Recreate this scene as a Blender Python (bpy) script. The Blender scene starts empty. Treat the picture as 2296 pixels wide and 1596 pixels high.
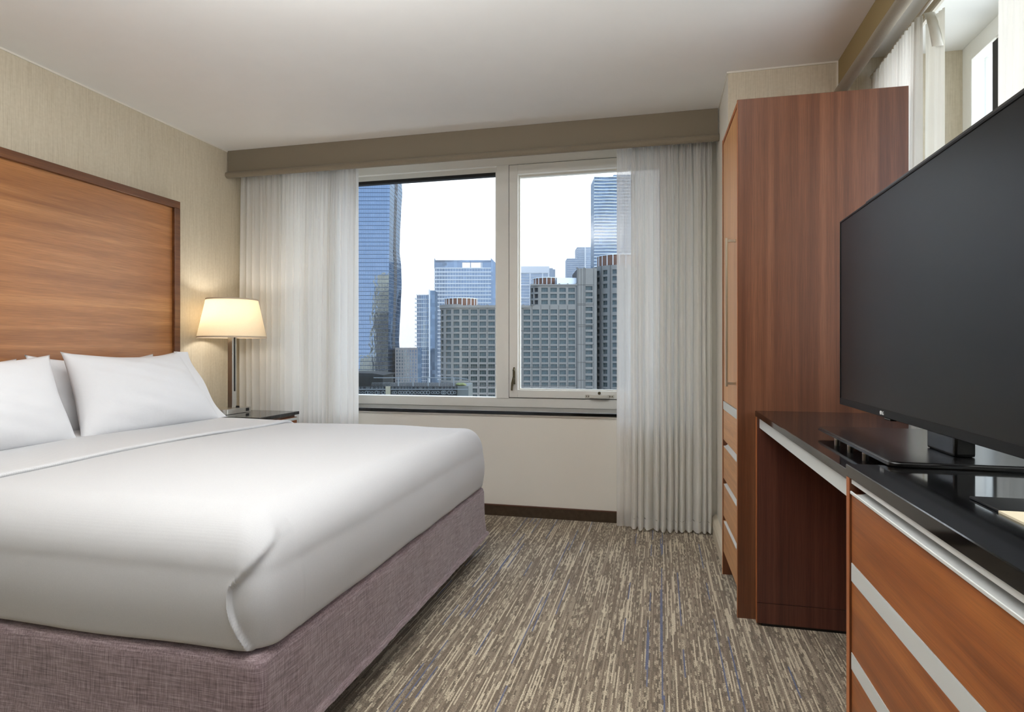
import bpy, bmesh, math, random
from mathutils import Matrix, Vector, noise

# ------------------------------------------------------------------ camera, sky, lights, exposure
S = bpy.context.scene
COL = S.collection
TH, F_PX, CX, HZ, CAM_H = 0.236569, 1377.7, 1148.0, 784.5, 1.1
cam = bpy.data.cameras.new('camera')
cam.sensor_fit = 'HORIZONTAL'
cam.sensor_width = 36.0
cam.lens = 36.0 * F_PX / 2296.0
cam.shift_y = (HZ - 798.0) / 2296.0
cam.clip_start = 0.02
cam.clip_end = 6000.0
cam_o = bpy.data.objects.new('camera', cam)
cam_o.location = (0, 0, CAM_H)
cam_o.rotation_euler = (math.pi / 2, 0, TH)
COL.objects.link(cam_o)
S.camera = cam_o

S.view_settings.view_transform = 'Standard'
S.view_settings.look = 'None'
S.view_settings.gamma = 1.0
S.view_settings.use_curve_mapping = False
S.view_settings.exposure = 0.08
S.cycles.use_denoising = True
S.cycles.max_bounces = 10
S.cycles.diffuse_bounces = 6
S.cycles.glossy_bounces = 5
S.cycles.transmission_bounces = 6
S.cycles.transparent_max_bounces = 16
S.cycles.volume_bounces = 0
S.cycles.caustics_reflective = False
S.cycles.caustics_refractive = False
S.cycles.sample_clamp_indirect = 6.0

SKY_STRENGTH = 3.3
world = bpy.data.worlds.new('sky')
S.world = world
world.use_nodes = True
wn = world.node_tree
wn.nodes.clear()
w_out = wn.nodes.new('ShaderNodeOutputWorld')
w_bg = wn.nodes.new('ShaderNodeBackground')
# hazy sky: white on the sun's side (ahead and to the right), blue on the far side
w_tc = wn.nodes.new('ShaderNodeTexCoord')
w_sep = wn.nodes.new('ShaderNodeSeparateXYZ')


def sky_ramp(c0, c1, c2):
    r = wn.nodes.new('ShaderNodeValToRGB')
    el = r.color_ramp.elements
    el[0].position, el[0].color = 0.0, c0
    el[1].position, el[1].color = 1.0, c2
    e_ = el.new(0.35)
    e_.color = c1
    wn.links.new(w_sep.outputs[2], r.inputs[0])
    return r.outputs[0]


w_hazy = sky_ramp((0.98, 0.99, 1.0, 1), (0.92, 0.95, 1.0, 1), (0.42, 0.58, 0.88, 1))
w_blue = sky_ramp((0.29, 0.38, 0.53, 1), (0.27, 0.38, 0.57, 1), (0.42, 0.58, 0.88, 1))
w_dot = wn.nodes.new('ShaderNodeVectorMath')
w_dot.operation = 'DOT_PRODUCT'
w_dot.inputs[1].default_value = (0.60, 0.80, 0.0)
w_map = wn.nodes.new('ShaderNodeMapRange')
w_map.interpolation_type = 'SMOOTHSTEP'
w_map.inputs['From Min'].default_value = -0.9
w_map.inputs['From Max'].default_value = 0.6
w_mix = wn.nodes.new('ShaderNodeMix')
w_mix.data_type = 'RGBA'
wn.links.new(w_tc.outputs['Generated'], w_sep.inputs[0])
wn.links.new(w_tc.outputs['Generated'], w_dot.inputs[0])
wn.links.new(w_dot.outputs['Value'], w_map.inputs['Value'])
wn.links.new(w_map.outputs[0], w_mix.inputs[0])
wn.links.new(w_blue, w_mix.inputs[6])
wn.links.new(w_hazy, w_mix.inputs[7])
wn.links.new(w_mix.outputs[2], w_bg.inputs[0])
# the haze glows more strongly towards the sun's side, broadly over that quarter of the sky
w_dx = wn.nodes.new('ShaderNodeVectorMath')
w_dx.operation = 'DOT_PRODUCT'
w_dx.inputs[1].default_value = (1.0, 0.0, 0.0)
w_mx = wn.nodes.new('ShaderNodeMapRange')
w_mx.interpolation_type = 'SMOOTHSTEP'
w_mx.inputs['From Min'].default_value = 0.0
w_mx.inputs['From Max'].default_value = 1.0
w_mx.inputs['To Min'].default_value = SKY_STRENGTH
w_mx.inputs['To Max'].default_value = SKY_STRENGTH * 1.8
wn.links.new(w_tc.outputs['Generated'], w_dx.inputs[0])
wn.links.new(w_dx.outputs['Value'], w_mx.inputs['Value'])
wn.links.new(w_mx.outputs[0], w_bg.inputs['Strength'])
wn.links.new(w_bg.outputs[0], w_out.inputs[0])


def area_light(name, loc, rot, sx, sy, power, color):
    l = bpy.data.lights.new(name, 'AREA')
    l.shape = 'RECTANGLE'
    l.size, l.size_y = sx, sy
    l.energy = power
    l.color = color
    o = bpy.data.objects.new(name, l)
    o.location = loc
    o.rotation_euler = rot
    COL.objects.link(o)
    return o


# added fill lights, unseen above the view: one at the ceiling, one downwards
area_light('added_fill_up', (-0.8, 1.0, 2.02), (math.pi, 0, 0), 1.2, 0.75, 70, (0.98, 0.99, 1.0))
area_light('added_fill_down', (-0.9, 1.50, 2.485), (0, 0, 0), 2.8, 1.3, 13, (0.98, 0.99, 1.0))
# neither fill light belongs to a fitting in the room



# ------------------------------------------------------------------ helpers
def lin(c):
    out = []
    for v in c[:3]:
        v = v / 255.0
        out.append(v / 12.92 if v <= 0.04045 else ((v + 0.055) / 1.055) ** 2.4)
    return tuple(out) + (1.0,)


class NT:
    """small node-tree helper"""

    def __init__(self, name):
        self.m = bpy.data.materials.new(name)
        self.m.use_nodes = True
        self.t = self.m.node_tree
        self.t.nodes.clear()
        self.out = self.t.nodes.new('ShaderNodeOutputMaterial')

    def n(self, typ, **kw):
        nd = self.t.nodes.new(typ)
        for k, v in kw.items():
            if k in nd.bl_rna.properties and not isinstance(v, bpy.types.NodeSocket):
                setattr(nd, k, v)
        return nd

    def set(self, sock, v):
        if isinstance(v, bpy.types.NodeSocket):
            self.t.links.new(v, sock)
        else:
            sock.default_value = v

    def math(self, op, a, b=None, c=None):
        nd = self.n('ShaderNodeMath')
        nd.operation = op
        self.set(nd.inputs[0], a)
        if b is not None:
            self.set(nd.inputs[1], b)
        if c is not None:
            self.set(nd.inputs[2], c)
        return nd.outputs[0]

    def coord(self, kind='Object', scale=(1, 1, 1), rot=(0, 0, 0), loc=(0, 0, 0)):
        tc = self.n('ShaderNodeTexCoord')
        mp = self.n('ShaderNodeMapping')
        self.t.links.new(tc.outputs[kind], mp.inputs[0])
        mp.inputs['Scale'].default_value = scale
        mp.inputs['Rotation'].default_value = rot
        mp.inputs['Location'].default_value = loc
        return mp.outputs[0]

    def noise(self, vec, scale=1.0, detail=3.0, rough=0.5, dist=0.0):
        nd = self.n('ShaderNodeTexNoise')
        self.t.links.new(vec, nd.inputs['Vector'])
        nd.inputs['Scale'].default_value = scale
        nd.inputs['Detail'].default_value = detail
        nd.inputs['Roughness'].default_value = rough
        nd.inputs['Distortion'].default_value = dist
        return nd.outputs['Fac']

    def white(self, vec=None, w=None, dims='3D'):
        nd = self.n('ShaderNodeTexWhiteNoise')
        nd.noise_dimensions = dims
        if vec is not None:
            self.t.links.new(vec, nd.inputs['Vector'])
        if w is not None:
            self.set(nd.inputs['W'], w)
        return nd.outputs['Value']

    def ramp(self, fac, stops, interp='LINEAR'):
        nd = self.n('ShaderNodeValToRGB')
        nd.color_ramp.interpolation = interp
        el = nd.color_ramp.elements
        while len(el) < len(stops):
            el.new(0.5)
        for e, (p, c) in zip(el, stops):
            e.position = p
            e.color = c
        self.set(nd.inputs[0], fac)
        return nd.outputs[0]

    def mix(self, fac, a, b, blend='MIX'):
        nd = self.n('ShaderNodeMix')
        nd.data_type = 'RGBA'
        nd.blend_type = blend
        self.set(nd.inputs[0], fac)
        self.set(nd.inputs[6], a)
        self.set(nd.inputs[7], b)
        return nd.outputs[2]

    def bump(self, h, strength=0.3, dist=0.002):
        nd = self.n('ShaderNodeBump')
        nd.inputs['Strength'].default_value = strength
        nd.inputs['Distance'].default_value = dist
        self.set(nd.inputs['Height'], h)
        return nd.outputs[0]

    def pbr(self, color, rough=0.5, metal=0.0, spec=0.5, normal=None, coat=0.0, coat_rough=0.1, sheen=0.0):
        p = self.n('ShaderNodeBsdfPrincipled')
        self.set(p.inputs['Base Color'], color)
        self.set(p.inputs['Roughness'], rough)
        self.set(p.inputs['Metallic'], metal)
        self.set(p.inputs['Specular IOR Level'], spec)
        p.inputs['Coat Weight'].default_value = coat
        p.inputs['Coat Roughness'].default_value = coat_rough
        p.inputs['Sheen Weight'].default_value = sheen
        if normal is not None:
            self.t.links.new(normal, p.inputs['Normal'])
        return p.outputs[0]

    def finish(self, shader):
        self.t.links.new(shader, self.out.inputs['Surface'])
        return self.m


def plain(name, rgb, rough=0.5, metal=0.0, spec=0.5, var=0.0, vscale=8.0, bump=0.0, bscale=200.0, coat=0.0):
    t = NT(name)
    c = lin(rgb)
    col = c
    nrm = None
    if var:
        f = t.noise(t.coord(scale=(1, 1, 1)), vscale, 3)
        d = tuple(x * (1 - var) for x in c[:3]) + (1,)
        l = tuple(min(1, x * (1 + var)) for x in c[:3]) + (1,)
        col = t.ramp(f, [(0.3, d), (0.7, l)])
    if bump:
        nrm = t.bump(t.noise(t.coord(), bscale, 2), bump, 0.001)
    return t.finish(t.pbr(col, rough, metal, spec, nrm, coat))


def wood(name, dark, mid, light, grain='Y', rough=0.33, coarse=22.0, along=1.1, spec=0.5, contrast=1.0, dist=0.5, fine=0.16, coat=0.0):
    t = NT(name)
    ax = 'XYZ'.index(grain)
    s = [coarse] * 3
    s[ax] = along
    a = t.noise(t.coord(scale=tuple(s)), 1.0, 5.0, 0.55, dist)
    s2 = [420.0] * 3
    s2[ax] = 9.0
    b = t.noise(t.coord(scale=tuple(s2), loc=(3.1, 1.7, 9.2)), 1.0, 3.0, 0.6)
    s3 = [3.2] * 3
    s3[ax] = 0.9
    d = t.noise(t.coord(scale=tuple(s3), loc=(7.7, 2.2, 4.1)), 1.0, 2.0)
    lo, hi = 0.5 - 0.24 / contrast, 0.5 + 0.22 / contrast
    col = t.ramp(a, [(lo, lin(dark)), (0.5, lin(mid)), (hi, lin(light))])
    col = t.mix(1.0, col, t.ramp(b, [(0.3, (1 - fine * 1.6,) * 3 + (1,)), (0.65, (1 + fine * 0.4,) * 3 + (1,))]), 'MULTIPLY')
    col = t.mix(1.0, col, t.ramp(d, [(0.3, (0.86, 0.83, 0.80, 1)), (0.7, (1.08, 1.06, 1.04, 1))]), 'MULTIPLY')
    nrm = t.bump(b, 0.06, 0.0006)
    return t.finish(t.pbr(col, rough, 0, spec, nrm, coat, 0.15))


def curtain_mat(name, rgb, transp=0.12, transl=0.5, weave=700.0):
    t = NT(name)
    c = lin(rgb)
    th = t.noise(t.coord(scale=(420, 420, 4.0)), 1.0, 2, 0.5)
    col = t.ramp(th, [(0.25, tuple(x * 0.965 for x in c[:3]) + (1,)), (0.75, c)])
    dif = t.n('ShaderNodeBsdfDiffuse')
    t.set(dif.inputs['Color'], col)
    trl = t.n('ShaderNodeBsdfTranslucent')
    t.set(trl.inputs['Color'], col)
    tra = t.n('ShaderNodeBsdfTransparent')
    m1 = t.n('ShaderNodeMixShader')
    m1.inputs[0].default_value = transl
    t.t.links.new(dif.outputs[0], m1.inputs[1])
    t.t.links.new(trl.outputs[0], m1.inputs[2])
    m2 = t.n('ShaderNodeMixShader')
    m2.inputs[0].default_value = transp
    t.t.links.new(m1.outputs[0], m2.inputs[1])
    t.t.links.new(tra.outputs[0], m2.inputs[2])
    return t.finish(m2.outputs[0])


def glass_mat(name, tint=(0.93, 0.95, 0.95)):
    t = NT(name)
    lw = t.n('ShaderNodeLayerWeight')
    lw.inputs['Blend'].default_value = 0.5
    fr = t.math('MULTIPLY_ADD', t.math('POWER', lw.outputs['Facing'], 5.0), 0.90, 0.035)
    tra = t.n('ShaderNodeBsdfTransparent')
    tra.inputs['Color'].default_value = tint + (1,)
    gl = t.n('ShaderNodeBsdfGlossy')
    gl.inputs['Roughness'].default_value = 0.0
    m = t.n('ShaderNodeMixShader')
    t.t.links.new(fr, m.inputs[0])
    t.t.links.new(tra.outputs[0], m.inputs[1])
    t.t.links.new(gl.outputs[0], m.inputs[2])
    return t.finish(m.outputs[0])


MATS = {}


def build_materials():
    M = MATS
    # wallpaper: beige with fine vertical threads
    t = NT('wallpaper')
    f = t.noise(t.coord(scale=(330, 330, 7)), 1.0, 3, 0.6)
    g = t.noise(t.coord(scale=(60, 60, 60)), 1.0, 2)
    col = t.ramp(f, [(0.25, lin((186, 173, 149))), (0.5, lin((206, 195, 173))), (0.8, lin((218, 208, 188)))])
    col = t.mix(0.25, col, t.ramp(g, [(0.3, lin((188, 176, 152))), (0.7, lin((214, 204, 183)))]))
    M['wallpaper'] = t.finish(t.pbr(col, 0.75, 0, 0.25, t.bump(f, 0.25, 0.001)))
    M['ceiling'] = plain('ceiling_paint', (234, 233, 230), 0.85, spec=0.2, var=0.008)
    M['cream'] = plain('cream_paint', (224, 220, 211), 0.7, spec=0.25, var=0.015, vscale=2)
    M['white_paint'] = plain('white_window_paint', (240, 239, 233), 0.42, var=0.01)
    M['caulk'] = plain('white_caulk', (225, 220, 208), 0.6)
    M['reveal_white'] = plain('reveal_paint', (240, 240, 236), 0.6)
    t = NT('valance_fabric')
    f = t.noise(t.coord(scale=(500, 500, 500)), 1.0, 2)
    col = t.ramp(f, [(0.3, lin((126, 116, 99))), (0.7, lin((142, 131, 114)))])
    M['valance'] = t.finish(t.pbr(col, 0.85, 0, 0.2, t.bump(f, 0.2, 0.001), sheen=0.2))
    M['valance_tan'] = plain('valance_fabric_tan', (146, 128, 92), 0.85, spec=0.2, var=0.05, vscale=300)
    M['base_brown'] = plain('carpet_base_brown', (70, 58, 46), 0.9, spec=0.15, var=0.16, vscale=35, bump=0.4, bscale=400)
    M['base_trim'] = plain('base_top_edge', (84, 52, 36), 0.5)
    M['base_cream'] = plain('cream_base', (206, 196, 178), 0.6)
    # carpet
    t = NT('carpet_stripes')
    tc = t.n('ShaderNodeTexCoord')
    sp = t.n('ShaderNodeSeparateXYZ')
    t.t.links.new(tc.outputs['Object'], sp.inputs[0])
    X, Y = sp.outputs[0], sp.outputs[1]
    jit = t.noise(t.coord(scale=(260, 260, 1)), 1.0, 1)
    Xj = t.math('ADD', X, t.math('MULTIPLY', t.math('SUBTRACT', jit, 0.5), 0.0035))

    def cell(width, length, seed):
        ix = t.math('FLOOR', t.math('DIVIDE', Xj, width))
        off = t.math('MULTIPLY', t.white(w=t.math('ADD', ix, seed), dims='1D'), 11.0)
        iy = t.math('FLOOR', t.math('ADD', t.math('DIVIDE', Y, length), off))
        cb = t.n('ShaderNodeCombineXYZ')
        t.set(cb.inputs[0], ix)
        t.set(cb.inputs[1], iy)
        cb.inputs[2].default_value = seed
        return ix, t.white(vec=cb.outputs[0])
    ix, v1 = cell(0.0050, 0.20, 2.3)
    _, v2 = cell(0.0050, 0.026, 7.9)
    col = t.ramp(v1, [(0.0, lin((124, 110, 94))), (0.30, lin((140, 126, 109))), (0.56, lin((158, 144, 125))), (0.74, lin((208, 196, 172)))], 'CONSTANT')
    speck = t.noise(t.coord(scale=(330, 200, 1)), 1.0, 2, 0.75)
    col2 = t.ramp(v2, [(0.0, lin((104, 92, 78))), (0.38, lin((192, 179, 155))), (0.68, lin((143, 129, 111)))], 'CONSTANT')
    col = t.mix(t.math('MULTIPLY', t.math('GREATER_THAN', t.white(w=t.math('ADD', ix, 0.37), dims='1D'), 0.55), t.math('GREATER_THAN', speck, 0.47)), col, col2)
    # blue dashes
    _, vb = cell(0.0050, 0.20, 4.4)
    lane = t.math('GREATER_THAN', t.white(w=t.math('ADD', ix, 9.13), dims='1D'), 0.945)
    blue = t.math('MULTIPLY', lane, t.math('GREATER_THAN', vb, 0.50))
    col = t.mix(t.math('MULTIPLY', blue, 0.85), col, lin((92, 104, 140)))
    dots = t.noise(t.coord(scale=(150, 150, 1), loc=(5, 3, 0)), 1.0, 1)
    col = t.mix(t.math('MULTIPLY', t.math('GREATER_THAN', dots, 0.69), 0.75), col, lin((44, 38, 33)))
    col = t.mix(1.0, col, t.ramp(speck, [(0.34, (0.58, 0.57, 0.56, 1)), (0.6, (1.14, 1.14, 1.14, 1))]), 'MULTIPLY')
    M['carpet'] = t.finish(t.pbr(col, 0.95, 0, 0.1, t.bump(speck, 0.8, 0.004), sheen=0.15))
    # woods
    M['headboard'] = wood('headboard_veneer', (146, 93, 49), (174, 116, 65), (196, 139, 84), 'Y', 0.36, 15, 0.55, dist=0.9)
    M['headboard_frame'] = wood('headboard_frame_wood', (88, 52, 28), (110, 68, 38), (128, 84, 50), 'Y', 0.4, 30, 2.0)
    M['cabinet_v'] = wood('cabinet_side_veneer', (82, 47, 29), (103, 62, 40), (124, 80, 55), 'Z', 0.36, 26, 0.35, dist=0.25, spec=0.55)
    M['panel_v'] = wood('desk_panel_veneer', (74, 44, 36), (90, 54, 44), (104, 64, 52), 'Z', 0.36, 40, 0.5, dist=0.2, spec=0.4)
    M['front_v'] = wood('door_veneer', (184, 130, 82), (206, 152, 100), (220, 168, 116), 'Z', 0.38, 30, 0.5, dist=0.2)  # same wood as the sides, lightened for the light falling on the front
    M['front_h'] = wood('drawer_veneer', (180, 126, 78), (202, 148, 98), (218, 166, 114), 'Y', 0.38, 30, 0.8, dist=0.3)  # drawer fronts carry that light in their colour too
    M['dresser_h'] = wood('dresser_drawer_veneer', (108, 56, 20), (144, 80, 32), (168, 102, 46), 'Y', 0.34, 26, 1.0, dist=0.7)
    M['edge'] = wood('wood_edge_band', (150, 84, 44), (176, 108, 62), (190, 122, 74), 'Z', 0.4, 40, 1.0)
    M['dark_inside'] = plain('dark_cabinet_inside', (62, 32, 20), 0.6)
    # stone, metals
    t = NT('black_granite')
    f = t.noise(t.coord(), 900.0, 2, 0.7)
    col = t.ramp(f, [(0.0, lin((9, 9, 10))), (0.70, lin((14, 14, 15))), (0.78, lin((70, 70, 76)))])
    M['granite'] = t.finish(t.pbr(col, 0.07, 0, 0.5))
    M['aluminium'] = plain('brushed_aluminium', (214, 216, 214), 0.42, metal=0.25, var=0.02, vscale=40)
    M['silver_strip'] = plain('silver_laminate', (202, 205, 203), 0.5, metal=0.25)
    M['nickel'] = plain('brushed_nickel', (196, 192, 184), 0.3, metal=1.0, var=0.03, vscale=60)
    M['steel_bar'] = plain('satin_steel', (205, 192, 172), 0.35, metal=0.9)
    M['black_plastic'] = plain('black_gloss_plastic', (8, 8, 9), 0.16)
    M['bezel'] = plain('black_bezel', (5, 5, 5), 0.45, spec=0.25)
    M['tv_top'] = plain('grey_tv_edge', (60, 58, 55), 0.3, metal=0.5)
    M['screen'] = plain('dark_screen', (7, 7, 7), 0.33, spec=0.32)
    M['stand_top'] = plain('brushed_black_stand', (16, 15, 16), 0.24, spec=0.6)
    M['white_mark'] = plain('pale_badge_print', (225, 225, 225), 0.4)
    M['black_leather'] = plain('black_leather', (7, 7, 8), 0.5, spec=0.3, bump=0.2, bscale=500)
    M['black_metal'] = plain('black_metal', (16, 16, 17), 0.5)
    M['socket'] = plain('dark_socket', (20, 19, 18), 0.5)
    M['paper'] = plain('cream_paper', (214, 203, 176), 0.7)
    # fabrics
    t = NT('white_sheet_rib')
    wv = t.n('ShaderNodeTexWave')
    wv.wave_type = 'BANDS'
    wv.bands_direction = 'Y'
    t.t.links.new(t.coord(), wv.inputs['Vector'])
    wv.inputs['Scale'].default_value = 55.0
    wv.inputs['Distortion'].default_value = 0.6
    f = t.noise(t.coord(scale=(1, 1, 1)), 600.0, 2)
    col = t.ramp(f, [(0.3, lin((188, 188, 189))), (0.7, lin((195, 195, 196)))])
    M['cover'] = t.finish(t.pbr(col, 0.85, 0, 0.15, t.bump(wv.outputs['Fac'], 0.05, 0.001), sheen=0.1))
    t = NT('white_sheet_band')
    wv = t.n('ShaderNodeTexWave')
    wv.wave_type = 'BANDS'
    wv.bands_direction = 'Y'
    t.t.links.new(t.coord(), wv.inputs['Vector'])
    wv.inputs['Scale'].default_value = 42.0
    M['band'] = t.finish(t.pbr(lin((198, 198, 199)), 0.85, 0, 0.15, t.bump(wv.outputs['Fac'], 0.22, 0.002)))
    t = NT('white_pillowcase')
    f = t.noise(t.coord(scale=(9, 9, 9)), 1.0, 4, 0.5, 0.6)
    M['pillow'] = t.finish(t.pbr(lin((216, 216, 218)), 0.8, 0, 0.15, t.bump(f, 0.26, 0.012)))
    t = NT('mauve_slub_fabric')
    a = t.noise(t.coord(scale=(16, 16, 420)), 1.0, 3, 0.65)
    b = t.noise(t.coord(scale=(420, 420, 18)), 1.0, 3, 0.65)
    s = t.math('MULTIPLY', t.math('ADD', a, b), 0.5)
    col = t.ramp(s, [(0.36, lin((94, 78, 80))), (0.5, lin((136, 118, 121))), (0.64, lin((172, 155, 157)))])
    M['skirt'] = t.finish(t.pbr(col, 0.9, 0, 0.15, t.bump(s, 0.35, 0.0015), sheen=0.3))
    M['curtain'] = curtain_mat('sheer_curtain', (250, 249, 246), 0.05, 0.52)
    M['curtain_thin'] = curtain_mat('sheer_curtain_single', (250, 249, 246), 0.26, 0.5)
    M['curtain_hem'] = curtain_mat('sheer_curtain_hem', (250, 249, 246), 0.02, 0.4)
    M['curtain_side'] = curtain_mat('sheer_curtain_side', (236, 235, 230), 0.03, 0.20)
    M['drape'] = curtain_mat('lined_drape', (225, 223, 214), 0.0, 0.25)
    M['glass'] = glass_mat('window_glass')
    M['gasket'] = plain('dark_gasket', (28, 27, 26), 0.6)
    M['bronze'] = plain('bronze_latch', (96, 88, 66), 0.35, metal=0.7)
    M['latch_white'] = plain('white_latch_metal', (215, 212, 202), 0.4)
    # lampshade
    t = NT('lamp_shade_linen')
    f = t.noise(t.coord(scale=(300, 300, 300)), 1.0, 2)
    c1 = t.ramp(f, [(0.3, lin((244, 234, 214))), (0.7, lin((250, 241, 224)))])
    dif = t.n('ShaderNodeBsdfDiffuse')
    t.set(dif.inputs[0], c1)
    trl = t.n('ShaderNodeBsdfTranslucent')
    t.set(trl.inputs[0], c1)
    mx = t.n('ShaderNodeMixShader')
    mx.inputs[0].default_value = 0.55
    t.t.links.new(dif.outputs[0], mx.inputs[1])
    t.t.links.new(trl.outputs[0], mx.inputs[2])
    M['shade'] = t.finish(mx.outputs[0])
    M['shade_trim'] = plain('shade_rim_tape', (196, 180, 158), 0.8)
    t = NT('lit_bulb')
    e = t.n('ShaderNodeEmission')
    e.inputs[0].default_value = (1.0, 0.92, 0.82, 1)
    e.inputs[1].default_value = 6.0
    M['bulb'] = t.finish(e.outputs[0])


build_materials()
M = MATS
RM = {}      # world matrix of each root


def thing(name, label, cat, loc=(0, 0, 0), rotz=0.0, group=None, kind=None):
    o = bpy.data.objects.new(name, None)
    o.empty_display_size = 0.1
    COL.objects.link(o)
    o.location = loc
    o.rotation_euler = (0, 0, rotz)
    RM[o.name] = Matrix.Translation(loc) @ Matrix.Rotation(rotz, 4, 'Z')
    tag(o, label, cat, group, kind)
    return o


def tag(o, label=None, cat=None, group=None, kind=None):
    if label:
        o['label'] = label
    if cat:
        o['category'] = cat
    if group:
        o['group'] = group
    if kind:
        o['kind'] = kind
    return o


def root_of(o):
    while o.parent:
        o = o.parent
    return o


def obj(name, bm, mat, parent=None, smooth=False, local=False, kind=None, label=None, autosmooth=None):
    """link a bmesh given in world coordinates (local=True: in the root's own frame) as ONE object"""
    me = bpy.data.meshes.new(name)
    if parent is not None and not local:
        r = root_of(parent)
        if r.name in RM:
            bmesh.ops.transform(bm, matrix=RM[r.name].inverted(), verts=bm.verts)
    bm.normal_update()
    bm.to_mesh(me)
    bm.free()
    for m in (mat if isinstance(mat, (list, tuple)) else [mat]):
        me.materials.append(m)
    if smooth:
        for p in me.polygons:
            p.use_smooth = True
    o = bpy.data.objects.new(name, me)
    COL.objects.link(o)
    if parent is not None:
        o.parent = parent
    if autosmooth is not None:
        for p in me.polygons:
            p.use_smooth = True
        me.set_sharp_from_angle(angle=math.radians(autosmooth))
    if kind:
        o['kind'] = kind
    if label:
        o['label'] = label
    return o


def box(bm, x0, x1, y0, y1, z0, z1, bev=0.0, seg=1):
    vs = [bm.verts.new((x, y, z)) for x in (x0, x1) for y in (y0, y1) for z in (z0, z1)]
    idx = [(0, 1, 3, 2), (4, 6, 7, 5), (0, 4, 5, 1), (2, 3, 7, 6), (0, 2, 6, 4), (1, 5, 7, 3)]
    fs = [bm.faces.new([vs[i] for i in f]) for f in idx]
    if bev:
        es = list({e for f in fs for e in f.edges})
        bmesh.ops.bevel(bm, geom=es, offset=bev, segments=seg, profile=0.6, affect='EDGES')
    return bm


def B(*a, **k):
    bm = bmesh.new()
    return box(bm, *a, **k)


def prism(pts, axis, a0, a1, bm=None):
    """extrude a closed 2-D outline along an axis; pts in the two other axes in xyz order"""
    bm = bm or bmesh.new()

    def p3(p, a):
        if axis == 'X':
            return (a, p[0], p[1])
        if axis == 'Y':
            return (p[0], a, p[1])
        return (p[0], p[1], a)
    A = [bm.verts.new(p3(p, a0)) for p in pts]
    Bv = [bm.verts.new(p3(p, a1)) for p in pts]
    n = len(pts)
    for i in range(n):
        bm.faces.new([A[i], A[(i + 1) % n], Bv[(i + 1) % n], Bv[i]])
    bm.faces.new(list(reversed(A)))
    bm.faces.new(Bv)
    bmesh.ops.recalc_face_normals(bm, faces=bm.faces)
    return bm


def cyl(bm, p0, p1, r, n=16, r1=None, cap=True):
    p0, p1 = Vector(p0), Vector(p1)
    d = (p1 - p0).normalized()
    u = d.orthogonal().normalized()
    v = d.cross(u)
    r1 = r if r1 is None else r1
    A = [bm.verts.new(p0 + (u * math.cos(2 * math.pi * i / n) + v * math.sin(2 * math.pi * i / n)) * r) for i in range(n)]
    Bv = [bm.verts.new(p1 + (u * math.cos(2 * math.pi * i / n) + v * math.sin(2 * math.pi * i / n)) * r1) for i in range(n)]
    for i in range(n):
        bm.faces.new([A[i], A[(i + 1) % n], Bv[(i + 1) % n], Bv[i]])
    if cap:
        bm.faces.new(list(reversed(A)))
        bm.faces.new(Bv)
    return bm


def struct(name, bm, mat, **k):
    return obj(name, bm, mat, kind='structure', **k)


# ------------------------------------------------------------------ room dimensions
XL, XR, YB, YN, ZC = -2.965, 1.05, 3.96, -5.0, 2.5
BUMP_X, BUMP_Y = 0.333, 3.266
PEL_Y, PEL_X = 3.735, 0.838
WIN_Y = 4.22                       # room-side face of the window frame
RW_X = 1.312                       # room-side face of the right-hand window frame

# floor, ceiling
struct('floor', B(XL - 0.1, XR + 0.1, YN - 0.1, YB + 0.4, -0.1, 0.0), M['carpet'])
struct('ceiling', B(XL - 0.1, XR + 0.6, YN - 0.1, YB + 0.6, ZC, ZC + 0.12), M['ceiling'])
struct('wall_left', B(XL - 0.12, XL, YN - 0.1, YB + 0.4, 0, ZC), M['wallpaper'])
struct('wall_front', B(XL - 0.1, XR + 0.6, YN - 0.12, YN, 0, ZC), M['wallpaper'])
# back wall with the window opening
WX0, WX1, WZ0, WZ1 = -2.60, 0.12, 0.672, 2.48
bm = bmesh.new()
box(bm, XL, WX0, YB, YB + 0.38, 0, ZC)
box(bm, WX1, BUMP_X, YB, YB + 0.38, 0, ZC)
box(bm, WX0, WX1, YB, YB + 0.38, 0, WZ0)
box(bm, WX0, WX1, YB, YB + 0.38, WZ1, ZC)
struct('wall_back', bm, M['cream'])
# corner bump: cream on its window side, wallpaper towards the room
bm = bmesh.new()
box(bm, BUMP_X, XR + 0.4, BUMP_Y, YB + 0.38, 0, ZC)
o = struct('wall_corner', bm, [M['wallpaper'], M['cream']])
for p in o.data.polygons:
    if p.normal.x < -0.9:
        p.material_index = 1
# right wall with its deep window recess
RY0, RY1, RZ0, RZ1 = -1.2, 3.139, 0.92, 2.44
bm = bmesh.new()
box(bm, XR, RW_X + 0.14, RY1, BUMP_Y, 0, ZC)
box(bm, XR, RW_X + 0.14, YN, RY0, 0, ZC)
box(bm, XR, RW_X + 0.14, RY0, RY1, 0, RZ0)
box(bm, XR, RW_X + 0.14, RY0, RY1, RZ1, ZC)
o = struct('wall_right', bm, [M['wallpaper'], M['reveal_white']])
for p in o.data.polygons:
    if p.normal.z < -0.9 and p.center.z > 2.0:
        p.material_index = 1
struct('baseboard_back', B(XL, BUMP_X, YB - 0.012, YB, 0, 0.066), M['base_brown'])
struct('trim_1', B(XL, BUMP_X, YB - 0.014, YB, 0.066, 0.074, bev=0.002), M['base_trim'])
bm = prism([(BUMP_X, 0), (BUMP_X - 0.03, 0), (BUMP_X - 0.03, 0.06), (BUMP_X - 0.022, 0.08), (BUMP_X - 0.006, 0.095), (BUMP_X, 0.1)], 'Y', BUMP_Y, YB - 0.014)
struct('baseboard_corner', bm, M['base_cream'])
struct('baseboard_left', B(XL, XL + 0.012, YN, YB - 0.012, 0, 0.07), M['base_brown'])
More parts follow.
